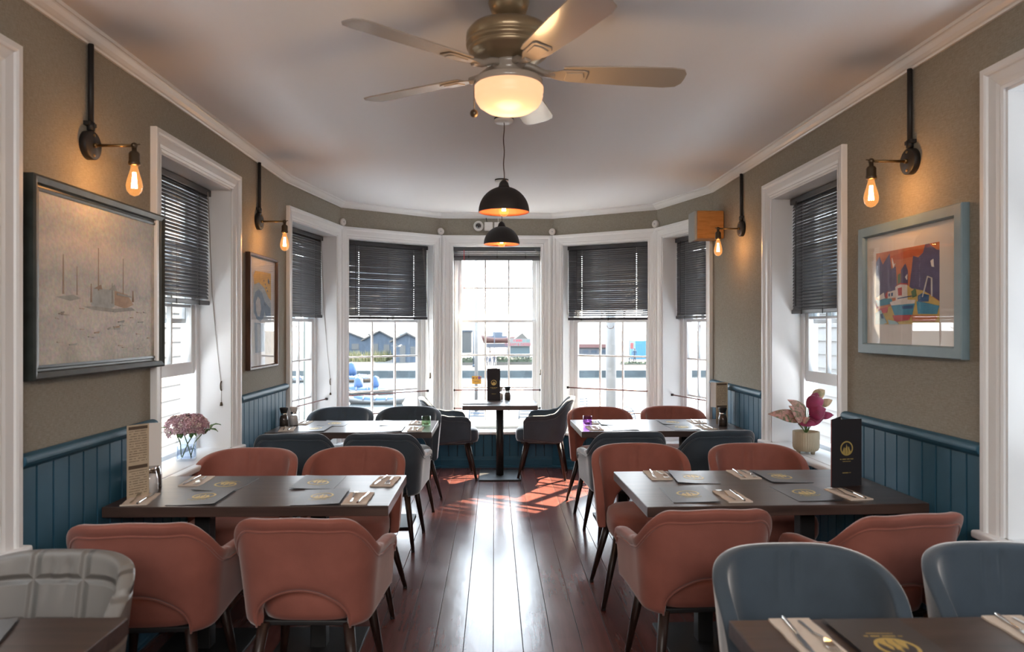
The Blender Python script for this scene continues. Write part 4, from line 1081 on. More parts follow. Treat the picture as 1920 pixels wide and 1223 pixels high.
items = [(0, [(0, 0), (1, 0), (1, 1), (0, 1)]), (9, [(.1, .9), (.55, .97), (.9, .93), (.8, .88), (.4, .86)]), (1, [(0, .42), (0, .88), (.06, .95), (.12, .83), (.24, .97), (.27, .75), (.345, .78), (.365, .5), (.3, .42)]), (1, [(.43, .48), (.43, .72), (.50, .80), (.54, .70), (.54, .48)]),
         (1, [(.56, .46), (.60, .72), (.62, .88), (.70, .85), (.77, .90), (.80, 1.0), (.86, 1.0), (.96, .91), (1, .90), (1, .28), (.85, .38), (.7, .44)]),
         (7, [(.375, .5), (.38, .66), (.42, .68), (.425, .5)]), (2, [(.52, .52), (.60, .46), (.78, .42), (1, .27), (1, 0), (0, 0), (0, .22), (.3, .25)]), (1, [(0, .42), (.36, .45), (.30, .36), (0, .38)]), (3, [(0, .34), (.10, .36), (.27, .35), (.30, .28), (.02, .25)]), (4, [(.02, .38), (.14, .44), (.16, .36), (.03, .33)]), (5, [(.17, .42), (.22, .46), (.24, .36), (.17, .36)]),
         (4, [(.21, .44), (.34, .46), (.34, .36), (.21, .35)]), (6, [(.225, .42), (.25, .425), (.25, .38), (.225, .38)]), (6, [(.27, .425), (.30, .43), (.30, .385), (.27, .38)]),
         (4, [(.34, .50), (.40, .53), (.53, .52), (.54, .30), (.35, .29)]), (5, [(.33, .505), (.42, .55), (.54, .53), (.53, .515), (.42, .53)]), (5, [(.38, .48), (.45, .49), (.45, .38), (.39, .38)]),
         (4, [(.25, .30), (.40, .33), (.66, .31), (.63, .22), (.30, .20)]), (3, [(.27, .255), (.65, .265), (.61, .12), (.33, .12)]), (6, [(.45, .24), (.63, .245), (.62, .20), (.46, .20)]), (6, [(.38, .35), (.62, .37), (.62, .36), (.38, .335)]),
         (6, [(.70, .36), (.76, .39), (.86, .36), (.85, .28), (.70, .28)]), (3, [(.68, .29), (.80, .27), (1, .22), (.97, .12), (.70, .13)]), (4, [(.76, .34), (.835, .60), (.845, .595), (.775, .34)]), (4, [(.835, .60), (.905, .57), (.905, .56), (.84, .585)]), (4, [(.89, .57), (.905, .57), (.905, .34), (.892, .34)]),
         (7, [(.60, .42), (.66, .46), (.68, .36), (.62, .34)]), (4, [(.285, .90), (.32, .80), (.345, .82), (.31, .76), (.29, .84)]), (4, [(.885, .78), (.92, .80), (.93, .70), (.90, .71)]), (4, [(.505, .62), (.535, .65), (.53, .58)]),
         (5, [(.05, .22), (.22, .24), (.20, .16), (.06, .15)]), (8, [(0, .16), (.10, .20), (.20, .02), (.14, 0), (0, 0)]), (5, [(.30, .12), (.60, .12), (.56, .05), (.34, .03)]), (0, [(.60, .12), (.98, .10), (.95, .03), (.62, .04)]), (8, [(.22, .06), (.36, .04), (.40, 0), (.24, 0)]), (6, [(.09, .14), (.13, .15), (.15, .08), (.11, .08)])]
polys(mb, items, W, H, 0, None)
for q in mb.v: q.x += OX; q.z += 0.004; q.y -= .0132
mb.build('print', pm, pic)
mb = MB(); mb.bb((-hw - .003, -.0185, -hh - .003), (hw + .003, -.0165, hh + .003)); mb.build('glazing', M['picglass'], pic)
# narrow print on the left wall
pic, hw, hh = picture(0, yl(5.285), 1.631, 0.645, 0.815, 0.022, 0.034, M['brownwood'], 'tall blue and yellow abstract print in a thin brown frame beside the bay')
mb = MB(); mb.bb((-hw - .004, -.013, -hh - .004), (hw + .004, -.008, hh + .004)); mb.build('mount', mat('pale_mount_card', (.66, .66, .67), 0.8), pic)
pm = [paint('soft_white', (.58, .62, .66)), paint('ochre', (.66, .44, .13)), paint('wash_blue', (.20, .31, .45)), paint('pale_wash', (.42, .52, .60)), paint('slate', (.13, .20, .28))]
items = [(0, [(0, 0), (1, 0), (1, 1), (0, 1)]), (1, [(0, .93), (.1, .99), (1, 1), (1, .66), (.8, .70), (.62, .80), (.3, .86), (.05, .82)]), (3, [(0, .82), (.3, .86), (.6, .80), (1, .62), (1, .40), (.2, .42), (0, .5)]),
         (2, [(.05, .50), (.02, .64), (.10, .74), (.30, .78), (.48, .74), (.62, .64), (.95, .56), (.98, .46), (.70, .45), (.62, .52), (.55, .44), (.38, .39), (.18, .42)]), (0, [(.15, .52), (.13, .62), (.24, .69), (.36, .66), (.42, .54), (.34, .45), (.22, .46)]),
         (4, [(.60, .64), (.70, .60), (.66, .58), (.56, .61)]), (4, [(.56, .90), (.60, .90), (.60, .885), (.56, .885)]), (4, [(.64, .86), (.68, .86), (.68, .84), (.64, .84)]), (4, [(.70, .82), (.74, .815), (.74, .80), (.70, .80)]), (4, [(.76, .785), (.80, .78), (.80, .765), (.76, .765)]), (4, [(.82, .93), (.90, .90), (.88, .86), (.80, .88)]),
         (2, [(.06, .38), (.56, .37), (.60, .03), (.10, .02)]), (3, [(.20, .36), (.36, .36), (.40, .03), (.24, .03)])]
mb = MB(); polys(mb, items, .40, .60, 0, None)
for q in mb.v: q.y -= .0132; q.z += -0.005
mb.build('print', pm, pic)
mb = MB(); mb.bb((-hw - .003, -.0185, -hh - .003), (hw + .003, -.0165, hh + .003)); mb.build('glazing', M['picglass'], pic)

# ------------------------------------------------------------------ things on the walls
def roundel(i, label):
    p = Vector(PL[i]); n = -(FR[i - 1][3] + FR[i][3]).normalized(); q = p + n * 0.004
    ang = math.atan2(n.y, n.x)
    t = thing('round_sensor', label, 'sensor', (q.x, q.y, 2.556), ang, 'white round sensors at the bay corners')
    R = Matrix.Rotation(PI / 2, 4, 'Y')
    mb = MB(); mb.lathe([(0, 0), (.037, 0), (.037, .030), (.033, .036), (0, .037)], seg=28, M=R); mb.build('body', M['plastic_white'], t)
    mb = MB(); mb.lathe([(.006, .0368), (.006, .0385), (0, .039)], seg=12, M=R); mb.build('centre_pip', M['grey'], t)
    mb = MB(); mb.box((.016, 0, -.038), (.026, .050, .010)); mb.build('foot', M['grey'], t)
roundel(2, 'white round sensor at the left corner of the bay, above the window left of centre'); roundel(3, 'white round sensor between the window left of centre and the central window')
roundel(4, 'white round sensor between the central window and the window right of centre'); roundel(5, 'white round sensor at the right corner of the bay, nearest the loudspeaker')
t = thing('security_camera', 'white dome security camera above the central window', 'camera', (-0.171, 7.818, 2.617), 0)
R = Matrix.Rotation(PI / 2, 4, 'X')
mb = MB(); mb.lathe([(0, 0), (.054, 0), (.054, .022), (.046, .036), (.032, .040)], seg=32, M=R); mb.build('housing', M['plastic_white'], t)
mb = MB(); mb.sphere((0, -.034, 0), .030, seg=20, rings=14); mb.build('lens_dome', M['lens'], t)
t = thing('junction_box', 'larger white junction box beside the dome security camera', 'junction box', (-0.062, 7.818, 2.612), 0)
mb = MB(); mb.box((0, -.022, 0), (.092, .042, .092)); mb.build('box_body', M['plastic_white'], t, bevel=.008)
mb = MB(); mb.tube([(-.016, -.012, .046), (-.022, -.010, .075), (-.028, -.012, .095)], .004, 6); mb.build('cable', M['black'], t)
t = thing('junction_box', 'smaller white junction box partly behind the farther pendant lamp', 'junction box', (0.030, 7.818, 2.622), 0)
mb = MB(); mb.box((0, -.018, 0), (.062, .034, .070)); mb.build('box_body', M['plastic_white'], t, bevel=.006)
mb = MB(); mb.tube([(.012, -.010, .036), (.012, -.008, .082)], .004, 6); mb.build('cable', M['plastic_white'], t)
# loudspeaker
t = thing('loudspeaker', 'orange wooden loudspeaker with a grey front high on the right wall', 'loudspeaker', (1.795, 6.03, 2.374), math.radians(0))
mb = MB(); mb.box((0, 0, 0), (.225, .20, .232)); mb.build('cabinet', M['plywood'], t, bevel=.010, seg=3)
mb = MB(); mb.box((-.122, 0, -.006), (.024, .196, .242)); mb.build('front_grille', M['grey'], t, bevel=.008)
mb = MB(); mb.box((.128, 0, 0), (.030, .06, .06)); mb.build('wall_bracket', M['black'], t)
mb = MB(); mb.box((.134, -.02, .216), (.012, .020, .205)); mb.build('cable_cover', M['plastic_white'], t)

# ------------------------------------------------------------------ vase with hydrangeas
vx, vy = -1.795, 4.245; SZ = 0.7455
t = thing('glass_vase', 'square ribbed glass vase on the left wall windowsill', 'vase', (vx, vy, SZ), 0.25)
mb = MB(); n = 48
def sq(r, z, k):
    a = 2 * PI * k / n; c, s = math.cos(a), math.sin(a); q = r / max(abs(c), abs(s)) * (1 - 0.10 * (min(abs(c), abs(s)) / max(abs(c), abs(s))) ** 4)
    rb = 1 + 0.025 * math.cos(6 * 4 * a); return (c * q * rb, s * q * rb, z)
rings = [(.046, 0.0), (.052, .004), (.053, .13), (.050, .134), (.047, .130), (.046, .014)]
vs = [sq(r, z, k) for r, z in rings for k in range(n)]
fs = [(j * n + k, j * n + (k + 1) % n, (j + 1) * n + (k + 1) % n, (j + 1) * n + k) for j in range(len(rings) - 1) for k in range(n)] + [tuple(range(n)), tuple(range(5 * n, 6 * n))]
mb.add(vs, fs, 0, False); mb.build('vase_body', M['clear'], t)
mb = MB(); vs = [sq(.0455, z, k) for z in (.0145, .085) for k in range(n)]; mb.add(vs, [(k, (k + 1) % n, n + (k + 1) % n, n + k) for k in range(n)] + [tuple(range(n)), tuple(range(n, 2 * n))]); mb.build('water', glass_mat('vase_water', (.86, .90, .96), 0.0, 0.6), t)
t = thing('hydrangea_bunch', 'bunch of dusty pink hydrangeas in the ribbed glass vase', 'flowers', (vx, vy, SZ), 0.25)
M['petal'] = mat('hydrangea_petal', (0.47, 0.29, 0.33), 0.75, var=0.35, vscale=28, spec=0.2); M['petal2'] = mat('pale_hydrangea_petal', (0.62, 0.50, 0.46), 0.75, var=0.2, vscale=28, spec=0.2)
M['leaf'] = mat('green_leaf', (0.06, 0.14, 0.035), 0.5, var=0.3, vscale=20); M['stem'] = mat('green_stem', (0.09, 0.17, 0.05), 0.6)
rf = random.Random(11)
for hx, hy, hz, hr in ((-.045, -.02, .190, .066), (.040, .005, .196, .068), (.0, -.03, .205, .062), (.066, .02, .192, .050)):
    mb = MB()
    for k in range(95):
        v = Vector((rf.gauss(0, 1), rf.gauss(0, 1), rf.gauss(0.25, 1))).normalized()
        if v.z < -0.6: v.z = -v.z
        c = Vector((hx, hy, hz)) + Vector((v.x * hr, v.y * hr, v.z * hr * 1.05)) * rf.uniform(.9, 1.06)
        q = v.to_track_quat('Z', 'Y').to_matrix().to_4x4(); q = Matrix.Translation(c) @ q @ Matrix.Rotation(rf.uniform(0, 6), 4, 'Z')
        mi = 1 if rf.random() < .28 else 0
        for e in range(4):
            a = PI / 2 * e; s = rf.uniform(.012, .016); R = Matrix.Rotation(a, 4, 'Z'); lift = rf.uniform(.001, .006)
            mb.add([(0, 0, 0), (s * .75, -s * .5, lift * .5), (s * 1.45, 0, lift), (s * .75, s * .5, lift * .5)], [(0, 1, 2, 3)], mi, True, q @ R)
    so = mb.build('flower_head', [M['petal'], M['petal2']], t); so.modifiers.new('thick', 'SOLIDIFY').thickness = .0007
mb = MB()
for a, b in (((-.03, .02, .018), (-.05, -.02, .16)), ((.03, -.02, .018), (-.01, -.03, .16)), ((-.02, -.025, .018), (.045, 0, .16)), ((.02, .025, .018), (.085, .025, .15))): mb.tube([a, ((a[0] + b[0]) * .4, (a[1] + b[1]) * .4, .10), b], .003, 6)
mb.build('stems', M['stem'], t)
def leaf_mesh(mb, base, tip, wid, up=Vector((0, 0, 1)), sag=0.02, fold=0.25, mi=0, n=8, mi2=None):
    base, tip = Vector(base), Vector(tip); d = tip - base; Lg = d.length; d.normalize(); side = d.cross(up)
    if side.length < 1e-3: side = Vector((1, 0, 0))
    side.normalize(); nrm = side.cross(d); vs = []; cols = 5
    for i in range(n + 1):
        s = i / n; wv = wid * (math.sin(PI * min(1, s ** 0.75)) ** 0.85) * (1 - .15 * s)
        c = base + d * (Lg * s) + nrm * (sag * 4 * s * (1 - s))
        for j in range(cols):
            q = (j - 2) / 2; vs.append(c + side * (q * wv) + nrm * (fold * wv * abs(q) ** 1.5 + .003 * math.sin(s * 14 + q * 3)))
    fs = []; b = len(mb.v)
    for i in range(n):
        for j in range(cols - 1):
            fs.append((i * cols + j, i * cols + j + 1, (i + 1) * cols + j + 1, (i + 1) * cols + j))
    mb.add(vs, fs, mi, True)
for a, b, wd in (((.10, .0, .15), (.175, -.03, .165), .024), ((-.08, -.02, .15), (-.125, -.05, .20), .022), ((.12, .04, .16), (.18, .07, .19), .02), ((-.02, -.06, .135), (-.03, -.12, .15), .02), ((.03, -.05, .135), (.07, -.11, .15), .018)):
    mb = MB(); leaf_mesh(mb, a, b, wd); so = mb.build('leaf', M['leaf'], t); so.modifiers.new('thick', 'SOLIDIFY').thickness = .0008

# ------------------------------------------------------------------ potted plant
px0, py0, pz0 = 1.955, 4.47, 0.7305
t = thing('potted_plant', 'pink and magenta leaved plant in a ribbed beige pot on the right windowsill', 'plant', (px0, py0, pz0), 0)
mb = MB(); n = 144; rings = [(.020, .016), (.060, .017), (.072, .024), (.079, .040), (.080, .060), (.080, .133), (.079, .138), (.074, .138), (.072, .130), (.070, .118)]
vs = []
for j, (r, z) in enumerate(rings):
    for k in range(n):
        a = 2 * PI * k / n; rr = r * (1 - (0.030 * (0.5 + 0.5 * math.cos(36 * a)) if 2 <= j <= 5 else 0)); vs.append((rr * math.cos(a), rr * math.sin(a), z))
fs = [(j * n + k, j * n + (k + 1) % n, (j + 1) * n + (k + 1) % n, (j + 1) * n + k) for j in range(len(rings) - 1) for k in range(n)] + [tuple(reversed(range(n)))]
mb.add(vs, fs, 0, True); pot = mb.build('pot', mat('beige_ribbed_ceramic', (.42, .355, .25), .6), t)
for k in range(3):
    a = PI / 3 * 2 * k - PI / 2 + .55; mb = MB(); mb.lathe([(0, 0), (.011, 0), (.016, .024), (0, .024)], (.048 * math.cos(a), .048 * math.sin(a), 0), 12); mb.build('foot', mat('beige_ceramic_foot', (.36, .30, .21), .6), pot)
mb = MB(); mb.lathe([(0, .126), (.04, .124), (.0715, .119)], seg=24); mb.build('soil', mat('pebbled_soil', (.40, .31, .21), .9, bump=.6, bscale=90), t)
def calathea(name, base_c, edge_c, rib_c):
    m = mat(name, base_c, 0.42); nt = m.node_tree; N = nt.nodes; L = nt.links; b = N['Principled BSDF']
    uvn = N.new('ShaderNodeTexCoord'); n = N.new('ShaderNodeTexNoise'); n.inputs['Scale'].default_value = 26; n.inputs['Distortion'].default_value = 1.2; L.new(uvn.outputs['Object'], n.inputs['Vector'])
    r = N.new('ShaderNodeValToRGB'); r.color_ramp.elements[0].position = .38; r.color_ramp.elements[1].position = .62; r.color_ramp.elements[0].color = (*base_c, 1); r.color_ramp.elements[1].color = (*edge_c, 1)
    L.new(n.outputs['Fac'], r.inputs[0]); L.new(r.outputs[0], b.inputs['Base Color']); return m
PK = calathea('pink_striped_leaf', (.10, .13, .06), (.52, .27, .24), None); MG = mat('magenta_leaf', (.20, .012, .055), .5, sheen=.5, var=.25, vscale=18); OL = calathea('olive_pink_leaf', (.22, .19, .10), (.46, .30, .20), None)
LV = [((-.02, 0, .215), (-.255, -.03, .250), .050, PK, .02), ((-.03, -.02, .20), (-.135, -.06, .305), .052, PK, .018), ((.0, .01, .22), (-.11, .02, .335), .050, PK, .03), ((.0, -.01, .19), (.10, -.05, .235), .040, MG, .015), ((.01, -.02, .24), (.105, -.05, .285), .062, MG, .02),
      ((.0, .0, .29), (.115, .0, .335), .055, MG, .03), ((.02, 0, .335), (.10, .02, .375), .022, MG, .015), ((.05, .02, .34), (.135, .03, .395), .038, OL, .02), ((.09, 0, .30), (.165, -.01, .335), .030, OL, .01), ((-.06, -.02, .195), (.05, -.05, .185), .030, MG, .012), ((.07, -.03, .235), (.155, -.05, .245), .030, MG, .01), ((-.05, 0, .185), (.0, -.06, .23), .03, PK, .01)]
for a, b, wd, lm, sg in LV:
    mb = MB(); leaf_mesh(mb, a, b, wd, up=Vector((.15, -.85, .5)), sag=sg * 1.3, fold=-.22); lf = mb.build('leaf', lm, t); lf.modifiers.new('thick', 'SOLIDIFY').thickness = .0009
    lf.modifiers.new('sub', 'SUBSURF').render_levels = 1
    mb = MB(); mb.tube([(.0, 0, .120), (a[0] * .4, a[1] * .4, (a[2] + .12) / 2), a], [.0035, .0025, .0018], 6); mb.build('stalk', M['stem'], lf)
# ------------------------------------------------------------------ outside: terrace, harbour, far shore
deck = wood_mat('pale_deck_boards', (.028, .026, .024), (.042, .040, .037), .7, st=(1.5, 30, 3))
mb = MB()
for k in range(44): mb.bb((-14, 8.1 + k * .35, -1.26), (14, 8.1 + k * .35 + .335, -1.20))
tag(mb.build('terrace_floor', deck), kind='structure')
mb = MB(); mb.bb((-60, 23.3, -4.2), (60, 23.6, -1.265)); mb.bb((-14, 8.1, -1.5), (14, 23.3, -1.265)); tag(mb.build('terrace_retaining_wall', mat('grey_stone_quay', (.12, .13, .13), .9, bump=.5, bscale=6, var=.3, vscale=3)), kind='structure')
mb = MB(); mb.add([(-400, 23.5, -3.5), (400, 23.5, -3.5), (400, 74, -3.5), (-400, 74, -3.5)], [(0, 1, 2, 3)])
wm = mat('harbour_water', (.012, .018, .022), .22, bump=.5, bscale=1.2, stretch=(1, .35, 1)); tag(mb.build('water', wm), kind='structure')
QS = mat('far_quay_stone', (.026, .034, .038), .9, var=.35, vscale=.6)
mb = MB(); mb.bb((-300, 73, -3.7), (300, 74.2, -2.85)); tag(mb.build('far_quay_wall', QS), kind='structure')
mb = MB(); mb.bb((-600, 74.2, -3.7), (600, 900, -2.90)); tag(mb.build('far_shore_ground', mat('pale_shore_gravel', (.036, .0315, .026), .95, var=.2, vscale=.15)), kind='structure')
GZ = -2.90
HN = mat('weathered_navy_boarding', (.022, .032, .046), .85, var=.2, vscale=2); HR = mat('pale_felt_roof', (.042, .040, .038), .85); SH_ = mat('soft_grey_boarding', (.045, .045, .044), .85); HW = mat('white_boarding', (.055, .055, .054), .8)
def hut(x0, x1, yb, ye, yr_, Y, label, depth=9, wm_=HN):
    a, b = at(x0, yb, Y), at(x1, yb, Y); e = at(x0, ye, Y).z; r = at((x0 + x1) / 2, yr_, Y).z; w_ = b.x - a.x
    t = thing('harbour_hut', label, 'hut', ((a.x + b.x) / 2, Y, GZ), 0, 'navy boarded huts on the far shore')
    h = w_ / 2; e -= GZ; r -= GZ
    mb = MB(); vs = [(-h, 0, 0), (h, 0, 0), (h, 0, e), (0, 0, r), (-h, 0, e)]; vs += [(x, depth, z) for x, _, z in vs]
    mb.add(vs, [(0, 1, 2, 3, 4), (9, 8, 7, 6, 5), (0, 5, 6, 1), (1, 6, 7, 2), (4, 9, 5, 0)]); mb.build('walls', wm_, t)
    mb = MB(); o = .35
    for s in (-1, 1):
        k = (r - e) / h; mb.add([(0, -o, r + .02), (s * (h + o), -o, e - k * o + .02), (s * (h + o), depth + o, e - k * o + .02), (0, depth + o, r + .02), (0, -o, r + .22), (s * (h + o), -o, e - k * o + .22), (s * (h + o), depth + o, e - k * o + .22), (0, depth + o, r + .22)], [(0, 1, 2, 3), (7, 6, 5, 4), (0, 4, 5, 1), (1, 5, 6, 2), (2, 6, 7, 3), (3, 7, 4, 0)])
    mb.build('roof', HR, t)
    mb = MB(); mb.bb((-h * .5, -.06, 0), (-h * .1, .05, e * .8)); mb.bb((h * .25, -.06, e * .35), (h * .6, .05, e * .75)); mb.build('door_and_shutter', SH_, t)
hut(612, 688, 661, 638, 623, 118, 'navy boarded hut seen through the window left of centre, leftmost of three')
hut(682, 742, 661, 638, 622, 104, 'navy boarded hut seen through the window left of centre, middle of three')
hut(736, 790, 661, 640, 626, 91, 'navy boarded hut seen through the window left of centre, rightmost of three')
p = at(775, 622, 150); t = thing('blue_marquee', 'blue domed marquee roof behind the rightmost navy hut', 'marquee', (p.x, 150, GZ), 0)
mb = MB(); mb.lathe([(3.4, 0), (3.4, p.z - GZ - 1.3), (4.4, p.z - GZ - 1.2), (3.2, p.z - GZ - .4), (1.6, p.z - GZ + .3), (0, p.z - GZ + .8)], seg=20); mb.build('canvas', mat('marquee_blue', (.032, .052, .078), .8), t)
# reeds by the huts
rg = random.Random(4); mb = MB()
for k in range(900):
    q = Vector((rg.uniform(-24, -14), rg.uniform(92, 100), GZ)); h_ = rg.uniform(.5, 1.5); a = rg.uniform(0, 6); dx, dy = .12 * math.cos(a), .12 * math.sin(a); lx, ly = rg.uniform(-.3, .3), rg.uniform(-.3, .3)
    mb.add([(q.x - dx, q.y - dy, GZ), (q.x + dx, q.y + dy, GZ), (q.x + lx, q.y + ly, GZ + h_), (q.x + .05, q.y + .07, GZ)], [(0, 1, 2), (1, 3, 2), (3, 0, 2)])
tag(mb.build('reed_grass', mat('dry_reeds', (.06, .06, .025), .9)), 'yellow green reeds in front of the navy huts', 'grass', kind='stuff')
# grey tower, shed, kiosk, pavilion, container
def block(nm, label, cat, x0, x1, y0, y1, Y, m, depth=6, group=None):
    a, b = at(x0, y1, Y), at(x1, y0, Y); t = thing(nm, label, cat, ((a.x + b.x) / 2, Y, GZ), 0, group); w_ = b.x - a.x; h_ = b.z - GZ
    return t, w_, h_
t, w_, h_ = block('net_store', 'tall grey slatted net store on the far shore, seen in the central window', 'building', 862, 884, 622, 660, 125, SH_)
mb = MB(); mb.bb((-w_ / 2, 0, 0), (w_ / 2, 6, h_)); mb.build('walls', mat('grey_slats', (.036, .041, .044), .85, var=.2, vscale=4), t)
mb = MB()
for k in range(9): mb.bb((-w_ / 2 + w_ * k / 9 + .03, -.05, .3), (-w_ / 2 + w_ * (k + .6) / 9, .02, h_ - .2))
mb.build('slats', SH_, t); mb = MB(); mb.bb((-w_ / 2 - .2, -.2, h_), (w_ / 2 + .2, 6.2, h_ + .25)); mb.build('roof', HN, t)
t, w_, h_ = block('ice_cream_kiosk', 'white ice cream kiosk with red lettering, seen in the central window', 'kiosk', 957, 994, 638, 664, 100, HW)
mb = MB(); mb.bb((-w_ / 2, .3, 0), (w_ / 2, 4, h_)); mb.bb((-w_ / 2, 0, 0), (w_ / 2, .3, h_ * .28)); mb.build('walls', HW, t)
mb = MB(); vs = [(-w_ * .36, -.1, h_), (w_ * .46, -.1, h_), (w_ * .10, -.1, h_ + w_ * .36)]; mb.add([*vs, *[(x, 4.2, z) for x, _, z in vs]], [(0, 1, 2), (5, 4, 3), (0, 3, 4, 1), (1, 4, 5, 2), (2, 5, 3, 0)]); mb.build('gable_roof', mat('pale_shingles', (.045, .043, .039), .85), t)
mb = MB(); mb.bb((-w_ / 2 + .05, .24, h_ * .28), (w_ / 2 - .05, .32, h_ * .66)); mb.build('serving_hatch', mat('teal_shutter', (.020, .037, .044), .6), t)
mb = MB(); mb.bb((-w_ / 2 - .05, -.12, h_ * .68), (w_ / 2 + .05, 0.1, h_ * 1.08)); sg = mb.build('sign_board', mat('white_sign', (.075, .075, .074), .7), t)
RED = mat('red_sign_paint', (.16, .010, .022), .7); TEAL = mat('teal_sign_paint', (.035, .085, .085), .7)
def words(txt, size, loc, m, parent, align='CENTER'):
    c = bpy.data.curves.new('lettering', 'FONT'); c.body = txt; c.size = size; c.align_x = align; c.extrude = .01; c.materials.append(m)
    tmp = bpy.data.objects.new('lettering', c); COL.objects.link(tmp); bpy.context.view_layer.update()
    me = bpy.data.meshes.new_from_object(tmp.evaluated_get(bpy.context.evaluated_depsgraph_get())); bpy.data.objects.remove(tmp)
    o = bpy.data.objects.new('lettering', me); COL.objects.link(o); o.parent = parent; o.location = loc; o.rotation_euler = (PI / 2, 0, 0); return o
tx = words('CREAM & DESSERTS', h_ * .20, (0, -.14, h_ * .71), RED, sg); tx.scale = (.92, 1, 1)
mb = MB(); Mt = Matrix.Translation((-w_ * .12, -.13, h_ * .98)) @ Matrix.Rotation(PI / 2, 4, 'X'); dashes(mb, 0, w_ * .44, h_ * .14, 8, Mt, 2); mb.build('upper_lettering', RED, sg)
mb = MB(); Mt = Matrix.Translation((w_ * .30, -.13, h_ * .96)) @ Matrix.Rotation(PI / 2, 4, 'X'); dashes(mb, 0, w_ * .34, h_ * .12, 6, Mt, 3); mb.build('upper_lettering', TEAL, sg)
t, w_, h_ = block('red_roof_pavilion', 'long pale pavilion with a pinkish red roof, seen in the window right of centre', 'building', 1070, 1150, 652, 664, 110, HW)
mb = MB(); mb.bb((-w_ / 2, 0, 0), (w_ / 2, 5, h_)); mb.build('walls', mat('grey_pavilion_walls', (.05, .053, .06), .8), t)
mb = MB(); mb.bb((-w_ / 2 - .3, -.4, h_), (w_ / 2 + .3, 5.4, h_ + .55)); mb.build('roof', mat('faded_red_roof', (.065, .030, .028), .8), t)
mb = MB()
for k in range(5): mb.bb((-w_ / 2 + .5 + k * w_ / 5, -.06, .5), (-w_ / 2 + .5 + k * w_ / 5 + .9, .02, h_ - .4))
mb.build('windows', HN, t)
t, w_, h_ = block('blue_container', 'bright blue container on the far shore, seen in the window right of centre', 'container', 1191, 1222, 639, 664, 100, HW)
mb = MB(); mb.bb((-w_ / 2, 0, 0), (w_ / 2, 4, h_)); mb.build('container_body', mat('container_blue', (.022, .10, .17), .6), t)
mb = MB()
for k in range(10): mb.bb((-w_ / 2 + w_ * k / 10, -.05, .1), (-w_ / 2 + w_ * (k + .5) / 10, .01, h_ - .1))
mb.build('corrugation', mat('container_blue_rib', (.020, .09, .155), .6), t)
# boat on stands, lamp posts, flag
t = thing('beached_boat', 'blue and red hulled boat propped on stands on the far shore', 'boat', (at(935, 640, 110).x, 110, GZ), math.radians(12))
def hull(mb, L, B, H, z, mi=0, mi2=None):
    n = 10; vs = []; rows = 5
    for i in range(n + 1):
        s = i / n; b = B / 2 * (1 - (2 * s - 1) ** 4 * (.95 if s > .5 else .5)); q_ = 2 * s - 1; sh = .55 * H * q_ * q_; rk = .10 * L * q_ * abs(q_)
        for j in range(rows):
            a = PI / 2 * j / (rows - 1); vs.append((-L / 2 + L * s + rk * (1 - math.cos(a)), b * math.sin(a), z + (H + sh) * (1 - math.cos(a)) if j else z))
        for j in range(rows - 1, -1, -1):
            a = PI / 2 * j / (rows - 1); vs.append((-L / 2 + L * s + rk * (1 - math.cos(a)), -b * math.sin(a), z + (H + sh) * (1 - math.cos(a)) if j else z))
    k = 2 * rows; fs = [(i * k + j, i * k + (j + 1) % k, (i + 1) * k + (j + 1) % k, (i + 1) * k + j) for i in range(n) for j in range(k)] + [tuple(range(k)), tuple(reversed(range(n * k, n * k + k)))]
    mb.add(vs, fs, mi, True)
mb = MB(); hull(mb, 4.6, 1.6, .8, 2.0); mb.build('hull', mat('boat_red', (.06, .028, .026), .6), t); mb = MB(); mb.bb((-1.8, -.6, 2.75), (1.2, .6, 3.1)); mb.bb((-.9, -.45, 3.1), (.5, .45, 3.7)); mb.build('cabin', mat('boat_blue', (.022, .034, .052), .6), t)
mb = MB(); mb.bb((-1.9, -.5, 1.35), (2.0, .5, 1.95)); mb.build('cradle', mat('grey_cradle', (.028, .032, .042), .7), t)
for sx in (-1.4, 1.4):
    mb = MB(); mb.tube([(sx, 0, 0), (sx, 0, 1.4)], .07, 6); mb.build('stand', HN, t)
def post(nm, label, cat, x, ytop, Y, r, m, zb=GZ, arm=False):
    p = at(x, ytop, Y); t = thing(nm, label, cat, (p.x, Y, zb), 0)
    mb = MB(); mb.tube([(0, 0, 0), (0, 0, p.z - zb)], r, 8); mb.build('pole', m, t)
    mb = MB(); mb.lathe([(0, 0), (r * 1.8, 0), (r * 1.8, .3), (0, .32)], seg=10); mb.build('foot_plate', m, t)
    return t, p.z - zb
post('lamp_post', 'dark lamp post on the far quay left of the white mast in the central window', 'lamp post', 888, 614, 80, .07, HN)
post('lamp_post', 'thin dark lamp post in front of the beached boat', 'lamp post', 927, 613, 95, .05, HN)
post('flag_pole', 'thin flag pole near the blue container', 'flag pole', 1180, 596, 90, .05, SH_)
t, w_, h_ = block('red_signboard', 'small red and white signboard beside the flag pole', 'sign', 1182, 1188, 643, 652, 89, HW)
mb = MB(); mb.bb((-w_ / 2, 0, h_ - .75), (w_ / 2, .06, h_)); mb.build('board', mat('signboard_red', (.12, .03, .028), .7), t); mb = MB(); mb.tube([(0, .03, 0), (0, .03, h_ - .7)], .04, 6); mb.build('post', HN, t)
